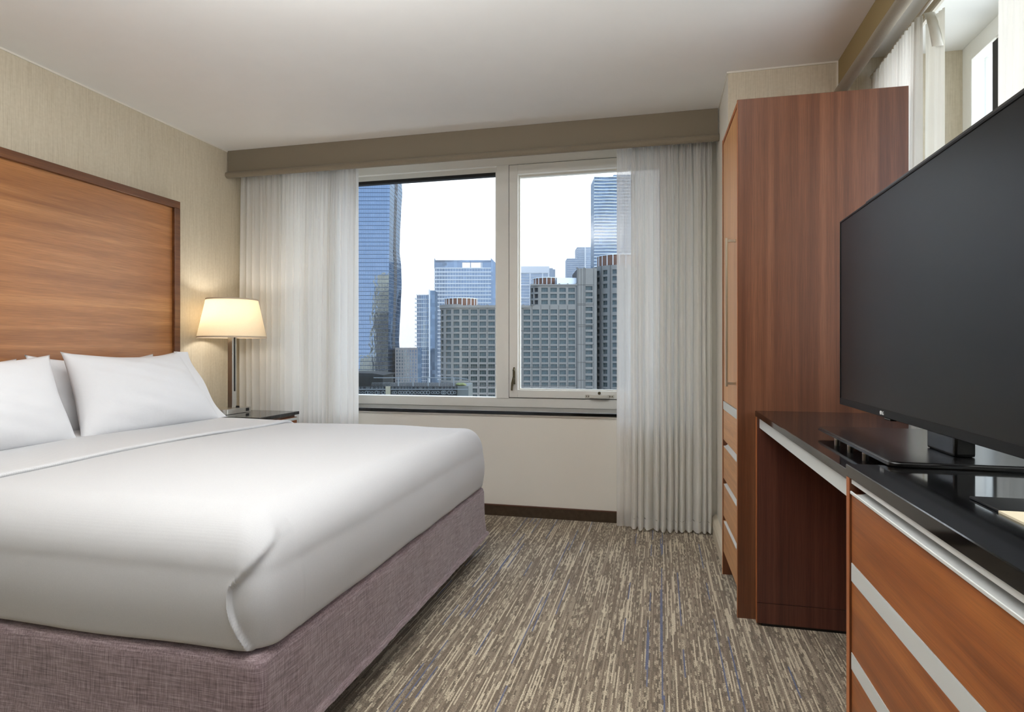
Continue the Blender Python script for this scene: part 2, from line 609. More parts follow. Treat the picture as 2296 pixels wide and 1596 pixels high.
# pale caulk lines along the wall and ceiling joints
struct('trim_2', B(XL, XL + 0.006, YN, PEL_Y, ZC - 0.009, ZC), M['caulk'])
struct('trim_3', B(BUMP_X - 0.006, BUMP_X, BUMP_Y - 0.006, PEL_Y, ZC - 0.008, ZC), M['caulk'])
struct('trim_4', B(BUMP_X, PEL_X, BUMP_Y - 0.006, BUMP_Y, ZC - 0.008, ZC), M['caulk'])
struct('trim_5', B(PEL_X - 0.006, PEL_X, BUMP_Y - 0.006, BUMP_Y, 2.31, ZC - 0.008), M['caulk'])
struct('trim_6', B(XR - 0.012, XR, RY0, RY1, RZ1 - 0.012, RZ1), M['caulk'])

# ------------------------------------------------------------------ curtain pelmets
t = thing('curtain_pelmet', 'long taupe fabric pelmet over the city window, rolled along its lower edge', 'pelmet', (-1.3, PEL_Y, 2.3))
obj('fascia_board', B(XL + 0.008, BUMP_X - 0.008, PEL_Y, PEL_Y + 0.02, 2.34, ZC - 0.001), M['valance'], t)
bm = bmesh.new()
cyl(bm, (XL + 0.002, PEL_Y - 0.003, 2.328), (BUMP_X - 0.002, PEL_Y - 0.003, 2.328), 0.021, 20)
obj('rolled_edge', bm, M['valance'], t, autosmooth=40)
t = thing('curtain_pelmet', 'tan fabric pelmet above the television side window, meeting the ceiling', 'pelmet', (PEL_X, 1.0, 2.3))
obj('fascia_board', B(PEL_X, PEL_X + 0.02, YN, BUMP_Y - 0.001, 2.362, ZC - 0.001), M['valance_tan'], t)
bm = bmesh.new()
cyl(bm, (PEL_X + 0.006, YN, 2.345), (PEL_X + 0.006, BUMP_Y - 0.002, 2.345), 0.026, 20)
obj('rolled_edge', bm, M['valance'], t, autosmooth=40)

# ------------------------------------------------------------------ window_1 (city window)
w1 = thing('window_1', None, None, (-1.2, WIN_Y, 0.7), kind='structure')
WT = M['white_paint']
yf0, yf1 = WIN_Y, WIN_Y + 0.09


def frame_rect(x0, x1, z0, z1, w, y0, y1, bev=0.002):
    bm = bmesh.new()
    box(bm, x0, x0 + w[0], y0, y1, z0, z1, bev)
    box(bm, x1 - w[1], x1, y0, y1, z0, z1, bev)
    box(bm, x0 + w[0], x1 - w[1], y0, y1, z0, z0 + w[2], bev)
    box(bm, x0 + w[0], x1 - w[1], y0, y1, z1 - w[3], z1, bev)
    return bm


GL0, GL1 = -2.52, -1.130            # fixed pane
MU1 = -1.039                        # right edge of the mullion
obj('frame', frame_rect(WX0, WX1, 0.696, WZ1, (0.08, 0.05, 0.066, 0.074), yf0, yf1), WT, w1)
obj('mullion', B(GL1, MU1, yf0 - 0.004, yf1, 0.756, WZ1 - 0.07, bev=0.003), WT, w1)
# stop bead and dark gasket at the head of the fixed pane
obj('glazing_bead', B(WX0 + 0.08, GL1, yf0 + 0.03, yf1, 2.372, 2.408), WT, w1)
obj('gasket', B(WX0 + 0.08, GL1 - 0.006, yf0 + 0.034, yf1 - 0.01, 2.350, 2.372), M['gasket'], w1)
obj('glazing_bead', B(GL1 - 0.016, GL1, yf0 + 0.03, yf1, 0.762, 2.372), WT, w1)
obj('pane', B(WX0 + 0.08, GL1 - 0.016, yf0 + 0.05, yf0 + 0.056, 0.762, 2.372), M['glass'], w1)
# casement sash on the right
sx0, sx1, sz0, sz1 = MU1 + 0.004, WX1 - 0.054, 0.766, 2.402
sash = obj('sash', frame_rect(sx0, sx1, sz0, sz1, (0.062, 0.062, 0.054, 0.066), yf0 - 0.012, yf0 + 0.06), WT, w1)
obj('gasket', frame_rect(sx0 - 0.004, sx1 + 0.004, sz0 - 0.004, sz1 + 0.004, (0.01, 0.01, 0.01, 0.01), yf0 - 0.003, yf0 + 0.03, 0), M['gasket'], w1)
obj('glazing_bead', frame_rect(sx0 + 0.062, sx1 - 0.062, sz0 + 0.054, sz1 - 0.066, (0.008, 0.008, 0.008, 0.014), yf0 + 0.02, yf0 + 0.06, 0), M['latch_white'], sash)
obj('pane', B(sx0 + 0.066, sx1 - 0.066, yf0 + 0.03, yf0 + 0.036, sz0 + 0.058, sz1 - 0.07), M['glass'], sash)
# latch on the sash stile
bm = bmesh.new()
lx = sx0 + 0.032
box(bm, lx - 0.003, lx + 0.014, yf0 - 0.03, yf0 - 0.012, 0.86, 0.955, bev=0.004, seg=2)
cyl(bm, (lx + 0.004, yf0 - 0.032, 0.955), (lx + 0.006, yf0 - 0.014, 0.975), 0.007, 10)
prism([(lx - 0.012, 0.818), (lx + 0.0, 0.816), (lx + 0.006, 0.87), (lx + 0.012, 0.905), (lx + 0.002, 0.912), (lx - 0.008, 0.87)], 'Y', yf0 - 0.05, yf0 - 0.034, bm)
obj('latch', bm, M['bronze'], sash)
# pull handle with plates on the bottom rail
bm = bmesh.new()
hx0, hx1, hz = -0.500, -0.304, 0.784
box(bm, hx0, hx0 + 0.045, yf0 - 0.016, yf0 - 0.012, hz - 0.011, hz + 0.011, bev=0.002)
box(bm, hx1 - 0.045, hx1, yf0 - 0.016, yf0 - 0.012, hz - 0.011, hz + 0.011, bev=0.002)
pts = []
n = 14
for i in range(n + 1):
    a = i / n
    pts.append((hx0 + 0.03 + a * (hx1 - hx0 - 0.06), -0.016 - 0.028 * math.sin(math.pi * a) ** 0.6))
prev = None
for (px, py) in pts:
    ring = [bm.verts.new((px, yf0 + py + dy, hz + dz)) for dy, dz in ((-0.005, -0.01), (0.004, -0.01), (0.004, 0.01), (-0.005, 0.01))]
    if prev:
        for k in range(4):
            bm.faces.new([prev[k], prev[(k + 1) % 4], ring[(k + 1) % 4], ring[k]])
    else:
        bm.faces.new(ring)
    prev = ring
bm.faces.new(list(reversed(prev)))
obj('pull_handle', bm, M['latch_white'], sash, autosmooth=40)
bm = bmesh.new()
cyl(bm, ((hx0 + hx1) / 2, yf0 - 0.024, hz + 0.022), ((hx0 + hx1) / 2, yf0 - 0.01, hz + 0.022), 0.010, 14)
for q in (hx0 + 0.012, hx0 + 0.026, hx1 - 0.012, hx1 - 0.026):
    cyl(bm, (q, yf0 - 0.019, hz), (q, yf0 - 0.015, hz), 0.004, 8)
obj('lock_screws', bm, M['bronze'], sash)
# polished black granite sill
obj('sill', B(WX0 - 0.3, WX1 + 0.15, YB - 0.022, WIN_Y + 0.01, 0.674, 0.696, bev=0.003, seg=2), M['granite'], w1)
obj('sill_bead', B(WX0 - 0.3, WX1 + 0.15, YB - 0.012, YB, 0.664, 0.674), M['cream'], w1)

# ------------------------------------------------------------------ window_2 (beside the television)
w2 = thing('window_2', None, None, (RW_X, 1.0, 0.9), kind='structure')


def frame_rect_y(y0, y1, z0, z1, w, x0, x1, bev=0.002):
    bm = bmesh.new()
    box(bm, x0, x1, y0, y0 + w, z0, z1, bev)
    box(bm, x0, x1, y1 - w, y1, z0, z1, bev)
    box(bm, x0, x1, y0 + w, y1 - w, z0, z0 + w, bev)
    box(bm, x0, x1, y0 + w, y1 - w, z1 - w, z1, bev)
    return bm


obj('frame', frame_rect_y(RY0, RY1, RZ0, RZ1, 0.08, RW_X, RW_X + 0.1), WT, w2)
for ym in (2.82, 1.5, 0.2):
    obj('mullion', B(RW_X + 0.005, RW_X + 0.1, ym - 0.045, ym + 0.045, RZ0 + 0.08, RZ1 - 0.08), WT, w2)
    obj('gasket', B(RW_X - 0.008, RW_X + 0.005, ym + 0.0, ym + 0.045, RZ0 + 0.1, RZ1 - 0.1), M['gasket'], w2)
obj('pane', B(RW_X + 0.05, RW_X + 0.056, RY0 + 0.08, RY1 - 0.08, RZ0 + 0.08, RZ1 - 0.08), M['glass'], w2)
obj('sill', B(XR - 0.02, RW_X + 0.005, RY0 + 0.001, RY1 - 0.001, RZ0 - 0.001, RZ0 + 0.022), M['granite'], w2)


# ------------------------------------------------------------------ curtains
def pleated(path, z0, z1, nf, amp, thick_rng, seed, mat, parent, name='cloth', nz=30, nx=None, sub=12, gather=0.35, belly=0.0, top_amp=None, local_out=(0, -1), k0=0.0):
    """path: ((x0,y0),(x1,y1)); folds swing along local_out; the folds are tighter at the top"""
    rnd = random.Random(seed)
    (xa, ya), (xb, yb) = path
    # irregular fold phases
    ph = [0.0]
    for i in range(nf):
        ph.append(ph[-1] + rnd.uniform(*thick_rng))
    tot = ph[-1]
    ph = [p / tot for p in ph]
    amps = [amp * rnd.uniform(0.55, 1.15) for _ in range(nf + 1)]
    drift = [rnd.uniform(-1, 1) for _ in range(nf + 1)]
    bm = bmesh.new()
    rows = []
    top_amp = amp * gather if top_amp is None else top_amp
    for k in range(nz + 1):
        f = 1 - k / nz          # 0 at bottom, 1 at top -> z
        kk = k0 + (1 - k0) * k / nz
        z = z0 + (z1 - z0) * f
        row = []
        for i in range(nf):
            for s in range(sub):
                a = s / sub
                u = ph[i] + (ph[i + 1] - ph[i]) * a
                A = amps[i] * (1 - a) + amps[i + 1] * a
                lo = 1 - math.exp(-4.5 * kk)
                w = abs(math.sin(math.pi * a)) ** 0.75
                fine = 0.22 * amp * math.sin(2 * math.pi * (a * 3 + drift[i])) * math.exp(-7 * kk)
                off = (top_amp + (A - top_amp) * lo) * w + fine
                off += belly * math.sin(math.pi * min(1, kk * 1.1)) + 0.006 * noise.noise(Vector((u * 9, z * 1.0, seed)))
                sl = 0.010 * noise.noise(Vector((u * 7, z * 1.3, seed + 9))) * (0.3 + kk)
                uu = u + sl
                px = xa + (xb - xa) * uu + local_out[0] * off
                py = ya + (yb - ya) * uu + local_out[1] * off
                zz = z + (0.006 * noise.noise(Vector((u * 30, 0, seed))) if k == nz else 0)
                row.append(bm.verts.new((px, py, zz)))
        row.append(bm.verts.new((xb, yb, z)))
        rows.append(row)
    for r0, r1 in zip(rows[:-1], rows[1:]):
        for i in range(len(r0) - 1):
            bm.faces.new([r0[i], r1[i], r1[i + 1], r0[i + 1]])
    return obj(name, bm, mat, parent, smooth=True)


def rail(p0, p1, parent):
    bm = bmesh.new()
    cyl(bm, p0, p1, 0.008, 10)
    obj('track', bm, M['latch_white'], parent)


CUR_Y = 3.865
t = thing('sheer_curtain', 'white sheer curtain gathered beside the bedside lamp', 'curtain', (-2.45, CUR_Y, 0))
pleated(((-2.930, CUR_Y), (-2.018, CUR_Y)), 0.03, 2.345, 22, 0.080, (0.5, 1.6), 5, M['curtain'], t, nz=34, gather=0.45)
rail((-2.945, CUR_Y - 0.01, 2.352), (-1.45, CUR_Y - 0.01, 2.352), t)
t = thing('sheer_curtain', 'white sheer curtain gathered between the window and the wardrobe', 'curtain', (0.0, CUR_Y, 0))
pleated(((-0.175, CUR_Y), (0.302, CUR_Y)), 0.075, 2.345, 12, 0.088, (0.6, 1.5), 11, M['curtain'], t, nz=34, gather=0.5)
pleated(((-0.175, CUR_Y), (0.302, CUR_Y)), 0.012, 0.075, 12, 0.088, (0.6, 1.5), 11, M['curtain_hem'], t, name='hem', nz=3, gather=0.5, k0=0.975)
pleated(((-0.262, CUR_Y - 0.004), (-0.170, CUR_Y + 0.006)), 0.012, 2.345, 2, 0.022, (0.9, 1.1), 3, M['curtain_thin'], t, name='leading_panel', nz=20)
rail((-1.44, CUR_Y - 0.01, 2.352), (0.315, CUR_Y - 0.01, 2.352), t)
t = thing('sheer_curtain', 'white sheer curtain bunched behind the top of the wardrobe', 'curtain', (0.97, 2.95, 0))
pleated(((0.985, 3.22), (0.985, 2.675)), 0.03, 2.39, 16, 0.040, (0.7, 1.4), 21, M['curtain'], t, nz=30, local_out=(-1, 0))
rail((0.975, 3.24, 2.396), (0.975, 2.2, 2.396), t)
t = thing('lined_drape', 'off-white lined drape edge with a folded top beside the side window', 'curtain', (1.02, 2.66, 0))
pleated(((1.012, 2.72), (1.030, 2.600)), 0.03, 2.375, 2, 0.018, (0.9, 1.1), 31, M['drape'], t, nz=24, local_out=(-1, 0))
bm = bmesh.new()
prev = None
for i in range(13):
    a = i / 12
    y = 2.70 - 0.085 * a
    z = 2.41 - 0.17 * a ** 1.6
    ring = []
    for k in range(10):
        q = 2 * math.pi * k / 10
        ring.append(bm.verts.new((1.012 + 0.016 * math.cos(q), y + 0.028 * math.sin(q), z + 0.012 * math.sin(q))))
    if prev:
        for k in range(10):
            bm.faces.new([prev[k], prev[(k + 1) % 10], ring[(k + 1) % 10], ring[k]])
    prev = ring
obj('folded_top', bm, M['drape'], t, smooth=True)
t = thing('sheer_curtain', 'white sheer curtain hanging behind the television', 'curtain', (0.97, 1.3, 0))
pleated(((0.985, 2.105), (0.985, 0.3)), 0.03, 2.39, 34, 0.040, (0.7, 1.4), 41, M['curtain_side'], t, nz=26, sub=10, local_out=(-1, 0))
rail((0.975, 2.15, 2.396), (0.975, 0.2, 2.396), t)

# ------------------------------------------------------------------ headboard
t = thing('headboard', 'tall orange-brown wood headboard with a dark frame on the left wall', 'headboard', (-2.93, 2.25, 0))
hx0, hx1, hy0, hy1, hz1 = XL + 0.002, -2.90, 1.27, 3.232, 2.020
FR = 0.045
obj('veneer_panel', B(hx0 + 0.012, hx1 - 0.020, hy0 + FR, hy1 - FR, 0.30, hz1 - FR), M['headboard'], t)
obj('top_rail', B(hx0, hx1, hy0, hy1, hz1 - FR, hz1, bev=0.002), M['headboard_frame'], t)
for y0 in (hy0, hy1 - FR):
    obj('stile', B(hx0, hx1, y0, y0 + FR, 0.30, hz1 - FR, bev=0.002), M['headboard_frame'], t)

# ------------------------------------------------------------------ bed
BX0, BX1, BY0, BY1 = -2.88, -0.925, 1.285, 3.205
bed = thing('bed_base', 'king bed base wrapped in mauve-grey slub fabric under the white coverlet', 'bed', (-1.9, 2.25, 0))


def ring_pts(x0, x1, y0, y1, r, per_side, per_corner):
    """rounded rectangle, counter-clockwise from the near-foot corner; equal count whatever the size"""
    pts = []
    cs = [((x1 - r, y0 + r), -90), ((x1 - r, y1 - r), 0), ((x0 + r, y1 - r), 90), ((x0 + r, y0 + r), 180)]
    for ci, ((cx, cy), a0) in enumerate(cs):
        for k in range(per_corner):
            a = math.radians(a0 + 90.0 * k / (per_corner - 1))
            pts.append((cx + r * math.cos(a), cy + r * math.sin(a)))
        nx, ny = cs[(ci + 1) % 4][0]
        na = math.radians(cs[(ci + 1) % 4][1])
        p0 = pts[-1]
        p1 = (nx + r * math.cos(na), ny + r * math.sin(na))
        for k in range(1, per_side):
            s = k / per_side
            # the near side is densest towards the foot corner, the others at both ends
            s = 1 - (1 - s) ** 2.2 if ci == 3 else s - 0.09 * math.sin(2 * math.pi * s)
            pts.append((p0[0] + (p1[0] - p0[0]) * s, p0[1] + (p1[1] - p0[1]) * s))
    return pts


def loft(rings, cap_top=False, cap_bot=False):
    bm = bmesh.new()
    R = [[bm.verts.new(p) for p in r] for r in rings]
    n = len(R[0])
    for a, b in zip(R[:-1], R[1:]):
        for i in range(n):
            bm.faces.new([a[i], a[(i + 1) % n], b[(i + 1) % n], b[i]])
    if cap_top:
        bm.faces.new(R[-1])
    if cap_bot:
        bm.faces.new(list(reversed(R[0])))
    return bm


# skirt: fitted wrap of the box spring, with a slightly flared, stitched hem
rings = []
prof = [(0.105, 0.020), (0.100, 0.024), (0.112, 0.022), (0.118, 0.013), (0.13, 0.012), (0.18, 0.007), (0.24, 0.004), (0.30, 0.003), (0.335, 0.002), (0.352, -0.003), (0.360, -0.014), (0.362, -0.06)]
for z, o_ in prof:
    pts = ring_pts(BX0 - o_ * 0, BX1 + o_, BY0 - o_, BY1 + o_, 0.03 if o_ > -0.02 else 0.02, 90, 7)
    rr = []
    for (x, y) in pts:
        q = 0.004 * noise.noise(Vector((x * 9, y * 9, z * 2))) + 0.003 * noise.noise(Vector((x * 30, y * 30, 0))) * max(0, (0.25 - z) / 0.15)
        nx, ny = (1 if x > BX1 - 0.03 else 0), (-1 if y < BY0 + 0.03 else (1 if y > BY1 - 0.03 else 0))
        zz = z + 0.004 * noise.noise(Vector((x * 4, y * 4, 3.0)))
        rr.append((x + nx * q, y + ny * q, zz))
    rings.append(rr)
obj('skirt', loft(rings, cap_top=True), M['skirt'], bed, autosmooth=50)
obj('frame', B(BX0 + 0.15, BX1 - 0.16, BY0 + 0.18, BY1 - 0.18, 0.085, 0.125), M['black_metal'], bed)
for x in (BX0 + 0.25, (BX0 + BX1) / 2, BX1 - 0.30):
    for y in (BY0 + 0.30, BY1 - 0.30):
        bm = bmesh.new()
        cyl(bm, (x, y, 0.0), (x, y, 0.09), 0.024, 14)
        cyl(bm, (x, y, 0.0), (x, y, 0.02), 0.034, 14)
        obj('leg', bm, M['black_metal'], bed, autosmooth=40)
obj('mattress', B(BX0 + 0.03, BX1 - 0.05, BY0 + 0.05, BY1 - 0.05, 0.363, 0.62, bev=0.05, seg=4), M['pillow'], bed, autosmooth=40)

# white coverlet over the mattress
CTOP = 0.693


def cover_profile(u):
    """u 0..1 from the lower edge up and over the shoulder -> (inset, z)"""
    pts = [(0.030, 0.367), (0.014, 0.366), (0.005, 0.371), (0.001, 0.380)]
    for k in range(21):
        z = 0.388 + 0.0080 * k
        pts.append((-0.008 * math.sin(math.pi * k / 21.0), z))
    return pts


rings = []
prof = cover_profile(0)
for k in range(0, 21):
    a = math.radians(90.0 * k / 20)
    prof.append((0.15 * (1 - math.cos(a)), 0.555 + (CTOP - 0.555) * math.sin(a)))
ins = 0.15
for k in range(1, 16):
    prof.append((ins + (0.9599 - ins) * k / 15.0, CTOP + 0.010 * math.sin(math.pi / 2 * k / 15.0)))


def top_bump(x, y):
    b = 0.006 * noise.noise(Vector((x * 1.7, y * 1.7, 5.1)))
    if y > 2.6:
        b += 0.008 * noise.noise(Vector((x * 4.0, 0.3, 8.0))) * min(1, (y - 2.6) / 0.3)
    return b


def seam_x(z):
    """the hospital-corner edge on the near side of the bed"""
    f = min(1, max(0, (z - 0.36) / 0.26))
    return -0.952 - 0.060 * math.sin(math.pi * min(1, f * 0.9)) + 0.085 * max(0, f - 0.62) * 2.2


COV_X0, COV_X1, COV_Y0, COV_Y1 = -2.87, -0.918, 1.285, 3.205
for (d, z) in prof:
    r = min(max(0.012, 0.075 - d * 0.30), 0.96 - d)
    base = ring_pts(COV_X0 + min(d, 0.8), COV_X1 - d, COV_Y0 + d, COV_Y1 - d, r, 200, 26)
    rr = []
    for i, (x, y) in enumerate(base):
        # outward direction
        qx = max(0.0, (x - (COV_X1 - d - r)) / r) if r > 0 else 0
        qy = min(0.0, (y - (COV_Y0 + d + r)) / r) + max(0.0, (y - (COV_Y1 - d - r)) / r)
        L = math.hypot(qx, qy)
        ox, oy = (qx / L, qy / L) if L > 1e-6 else (0, 0)
        side = 1.0 if d < 0.04 else max(0.0, 1 - (d - 0.04) / 0.1)
        w = 0.004 * noise.noise(Vector((x * 3.2, y * 3.2, z * 3))) * side
        zz = z
        if d < 0.035:     # the lower edge wanders
            zz += 0.007 * noise.noise(Vector((x * 5, y * 5, 1.3))) * (1 if z < 0.40 else 0.3)
        zz += top_bump(x, y) * (1 - side)
        # hospital corner: the foot panel tucks under the near-side panel
        if y < COV_Y0 + 0.16 and x > -1.10 and d < 0.12:
            sx = seam_x(zz)
            e = (x - sx) + max(0, y - (COV_Y0 + d)) * 0.9
            fade = min(1, max(0, 1 - (zz - 0.575) / 0.085))
            sw = 0.007 + 0.022 * max(0, min(1, (zz - 0.52) / 0.08))
            if e > 0:
                st = min(1, e / sw)
                st = st * st * (3 - 2 * st)
                w -= 0.010 * st * math.exp(-max(0, e - sw) / 0.10) * fade
                # soft tension creases at the bottom and the top of the seam
                lowz = max(0, min(1, (0.47 - zz) / 0.05)) + 0.8 * max(0, min(1, (zz - 0.56) / 0.03)) * fade
                w += 0.0022 * math.sin((zz - e * 0.8) * 75) * math.exp(-e / 0.04) * lowz * st
            else:
                w += 0.004 * math.exp(e / (sw + 0.004)) * fade
        # the shoulder of the foot end is tighter towards the far corner
        if x > -1.35 and d < 0.30 and z > 0.5:
            kx = max(0, min(1, (y - 1.7) / 1.3)) * 0.5
            x += max(d, 0.0) * kx * max(0, min(1, (0.30 - d) / 0.14)) * (1 if x > COV_X1 - d - 0.02 else max(0, 1 - (COV_X1 - d - 0.02 - x) / 0.15))
        rr.append((x + ox * w, y + oy * w, zz))
    rings.append(rr)
bm = loft(rings)
bmesh.ops.remove_doubles(bm, verts=bm.verts, dist=0.0004)
cv = obj('coverlet', bm, M['cover'], None, autosmooth=60)
tag(cv, 'plain white fitted coverlet spread over the whole king bed', 'coverlet')

# turned-down ribbed sheet band
bm = bmesh.new()
sec = []
for (d, z) in prof[3:]:
    if d <= 0.95:
        sec.append((d, z))
ys = [(COV_Y0 + d - 0.007 * (1 - min(1, d / 0.15)), z + 0.007 * min(1, max(0, z - 0.5) / 0.19)) for d, z in sec]
ys = ys + [(COV_Y0 + COV_Y1 - y, z) for y, z in reversed(ys)]
rows = []
xs = [(-2.050, -0.009), (-2.047, -0.005), (-2.046, -0.001), (-2.049, 0.003), (-2.060, 0.005)] + [(-2.08 - 0.04 * k, 0.005) for k in range(20)]
for xi, (x, dz) in enumerate(xs):
    row = []
    for j, (y, z) in enumerate(ys):
        din = min(y - COV_Y0, COV_Y1 - y)
        zz = z + dz + top_bump(x, y) * min(1, max(0, (din - 0.04) / 0.1)) + 0.002 * (1 + noise.noise(Vector((x * 8, y * 5, 2.0))))
        xw = x + 0.010 * noise.noise(Vector((0, y * 1.6, 4.0))) * (1 if xi < 5 else 0)
        row.append(bm.verts.new((xw, y, zz)))
    rows.append(row)
for a, b in zip(rows[:-1], rows[1:]):
    for i in range(len(a) - 1):
        bm.faces.new([a[i], b[i], b[i + 1], a[i + 1]])
o = obj('folded_sheet', bm, M['band'], None, smooth=True)
tag(o, 'folded-back band of ribbed white sheet across the bed below the pillows', 'sheet')


# ------------------------------------------------------------------ pillows
def pillow(label, ybot, ytop, xb, xt, zb, zt, thick, seed, hem_side=1, sag=0.02, group=None):
    """a bed pillow leaning from its lower edge (xb, zb) to its upper edge (xt, zt)"""
    yc = (ybot[0] + ybot[1]) / 2
    root = thing('pillow', label, 'pillow', (xb, yc, zb), group=group)
    up = Vector((xt - xb, 0, zt - zb))
    nrm = Vector((up.z, 0, -up.x)).normalized()
    nu, nv = 46, 34
    bm = bmesh.new()
    grid = {}

    def P(a, b, side):
        # a along the width -1..1, b up -1..1
        fa, fb = (a + 1) / 2, (b + 1) / 2
        y0 = ybot[0] + (ytop[0] - ybot[0]) * fb
        y1 = ybot[1] + (ytop[1] - ybot[1]) * fb
        y = y0 + (y1 - y0) * fa
        # edges bow in between the pointed corners
        edge_in = 0.020 * (1 - a * a)
        bb = fb
        v = bb + (-(edge_in + sag * (1 - a * a) ** 1.0) * (bb ** 3)) / up.length
        c = Vector((xb, y, zb)) + up * v
        c.y += (-1 if a > 0 else 1) * 0.030 * (1 - b * b) * abs(a) ** 3
        ta = max(0.0, 1 - abs(a) ** 2.6)
        tb = max(0.0, 1 - abs(b) ** 2.4)
        t_ = thick * (ta ** 0.55) * (tb ** 0.55)
        t_ *= 1.0 + 0.16 * (-b) * 0.6
        wr = 0.007 * noise.noise(Vector((a * 3.1, b * 2.6, seed))) + 0.010 * noise.noise(Vector((a * 1.3 + b * 1.1, b * 1.2, seed + 4)))
        # diagonal drag lines from the corners
        wr += 0.0022 * math.sin((a * 1.3 + b * 2.2) * 9 + seed) * ta * tb
        return c + nrm * (side * t_ + wr * min(1, ta * tb * 3))
    for s in (1, -1):
        for i in range(nu + 1):
            for j in range(nv + 1):
                a = -1 + 2 * i / nu
                b = -1 + 2 * j / nv
                a = math.copysign(abs(a) ** 0.85, a)
                b = math.copysign(abs(b) ** 0.85, b)
                if s == -1 and (i in (0, nu) or j in (0, nv)):
                    grid[(s, i, j)] = grid[(1, i, j)]
                else:
                    grid[(s, i, j)] = bm.verts.new(P(a, b, s))
    for s in (1, -1):
        for i in range(nu):
            for j in range(nv):
                q = [grid[(s, i, j)], grid[(s, i + 1, j)], grid[(s, i + 1, j + 1)], grid[(s, i, j + 1)]]
                bm.faces.new(q if s == 1 else list(reversed(q)))
    bmesh.ops.recalc_face_normals(bm, faces=bm.faces)
    obj('cushion', bm, M['pillow'], root, smooth=True)
    if hem_side:
        # flat open end of the pillowcase beyond the filling
        bm = bmesh.new()
        rows = []
        for j in range(25):
            fb = j / 24
            b = -1 + 2 * fb
            ye = (ybot[1] + (ytop[1] - ybot[1]) * fb) if hem_side > 0 else (ybot[0] + (ytop[0] - ybot[0]) * fb)
            row = []
            for k in range(6):
                q = k / 5
                y = ye + hem_side * (-0.030 + (0.030 + 0.055 + 0.028 * fb) * q) + hem_side * (-0.030 * (1 - b * b) * (1 - q) - 0.030 * (1 - b * b) * q)
                c = Vector((xb, y, zb)) + up * (0.02 + 0.975 * fb - 0.0 * q)
                w = 0.010 * math.sin(fb * 9 + seed + q) * q + 0.034 * (1 - b * b) * (1 - q) * 0.9
                row.append(bm.verts.new(c + nrm * (w + 0.003)))
            rows.append(row)
        for r0, r1 in zip(rows[:-1], rows[1:]):
            for k in range(5):
                bm.faces.new([r0[k], r1[k], r1[k + 1], r0[k + 1]])
        obj('pillowcase_hem', bm, M['pillow'], root, smooth=True)
    return root


ZB = 0.700
pillow('large white pillow leaning at the lamp end of the bed, fully in view', (2.175, 3.055), (2.245, 2.945), -2.47, -2.665, ZB, 1.092, 0.105, 2.0, hem_side=1)
pillow('large white pillow in the front row, cut by the photo edge', (1.25, 2.168), (1.32, 2.175), -2.47, -2.640, ZB, 1.078, 0.105, 6.0, hem_side=0)
pillow('white pillow standing behind the fully visible one, only its corner showing', (2.20, 2.98), (2.20, 2.93), -2.71, -2.815, ZB + 0.002, 1.078, 0.065, 9.0, hem_side=0)
pillow('white pillow standing behind the cut-off front pillow, against the headboard', (1.26, 2.165), (1.28, 2.165), -2.71, -2.815, ZB + 0.002, 1.060, 0.065, 13.0, hem_side=0)

# ------------------------------------------------------------------ nightstand, lamp, tray
t = thing('nightstand', 'dark-topped wooden nightstand between the bed and the curtain', 'nightstand', (-2.65, 3.46, 0))
NX0, NX1, NY0, NY1, NZ = XL + 0.002, -2.352, 3.25, 3.672, 0.690
obj('top', B(NX0, NX1, NY0, NY1, NZ - 0.02, NZ, bev=0.002), M['granite'], t)
obj('body', B(NX0, NX1 - 0.03, NY0 + 0.01, NY1 - 0.01, 0.06, NZ - 0.020), M['cabinet_v'], t)
for k, (z0, z1) in enumerate(((0.40, 0.655), (0.10, 0.38))):
    d_ = obj('drawer', B(NX1 - 0.03, NX1 - 0.010, NY0 + 0.012, NY1 - 0.014, z0, z1), M['dresser_h'], t)
    obj('handle', B(NX1 - 0.010, NX1 - 0.002, NY0 + 0.012, NY1 - 0.014, z1 - 0.02, z1 - 0.004), M['silver_strip'], d_)
obj('plinth', B(NX0 + 0.02, NX1 - 0.06, NY0 + 0.03, NY1 - 0.03, 0.0, 0.06), M['dark_inside'], t)

LX, LY = -2.728, 3.487
t = thing('table_lamp', 'lit table lamp with cream tapered shade on a square nickel stem', 'lamp', (LX, LY, NZ))
pts = []
bx0, bx1, by0, by1, rr_ = -2.800, -2.650, 3.315, 3.572, 0.035
for (cx, cy, a0) in ((bx1 - rr_, by0 + rr_, -90), (bx1 - 0.004, by1 - 0.004, 0), (bx0 + 0.004, by1 - 0.004, 90), (bx0 + rr_, by0 + rr_, 180)):
    r = rr_ if cy < 3.4 else 0.004
    for k in range(7):
        a = math.radians(a0 + 15 * k)
        pts.append((cx + r * math.cos(a), cy + r * math.sin(a)))
bm = prism(pts, 'Z', NZ + 0.002, NZ + 0.034)
es = [e for e in bm.edges if all(v.co.z > NZ + 0.03 for v in e.verts)]
bmesh.ops.bevel(bm, geom=es, offset=0.002, segments=2, affect='EDGES')
base = obj('base', bm, M['nickel'], t, autosmooth=30)
obj('power_outlet', B(bx1 - 0.001, bx1 + 0.0012, 3.520, 3.552, NZ + 0.008, NZ + 0.028), M['socket'], base)
bm = bmesh.new()
cyl(bm, (LX + 0.045, LY - 0.005, NZ + 0.034), (LX + 0.045, LY - 0.005, NZ + 0.039), 0.012, 14)
box(bm, LX + 0.035, LX + 0.055, LY - 0.009, LY - 0.001, NZ + 0.036, NZ + 0.046)
obj('switch', bm, M['socket'], base)
bm = bmesh.new()
box(bm, LX - 0.018, LX + 0.018, LY - 0.022, LY + 0.020, NZ + 0.034, 1.20, bev=0.0015)
obj('stem', bm, M['nickel'], t)
obj('stem_groove', B(LX + 0.0175, LX + 0.0195, LY - 0.006, LY + 0.006, NZ + 0.14, 1.185), M['black_metal'], t)


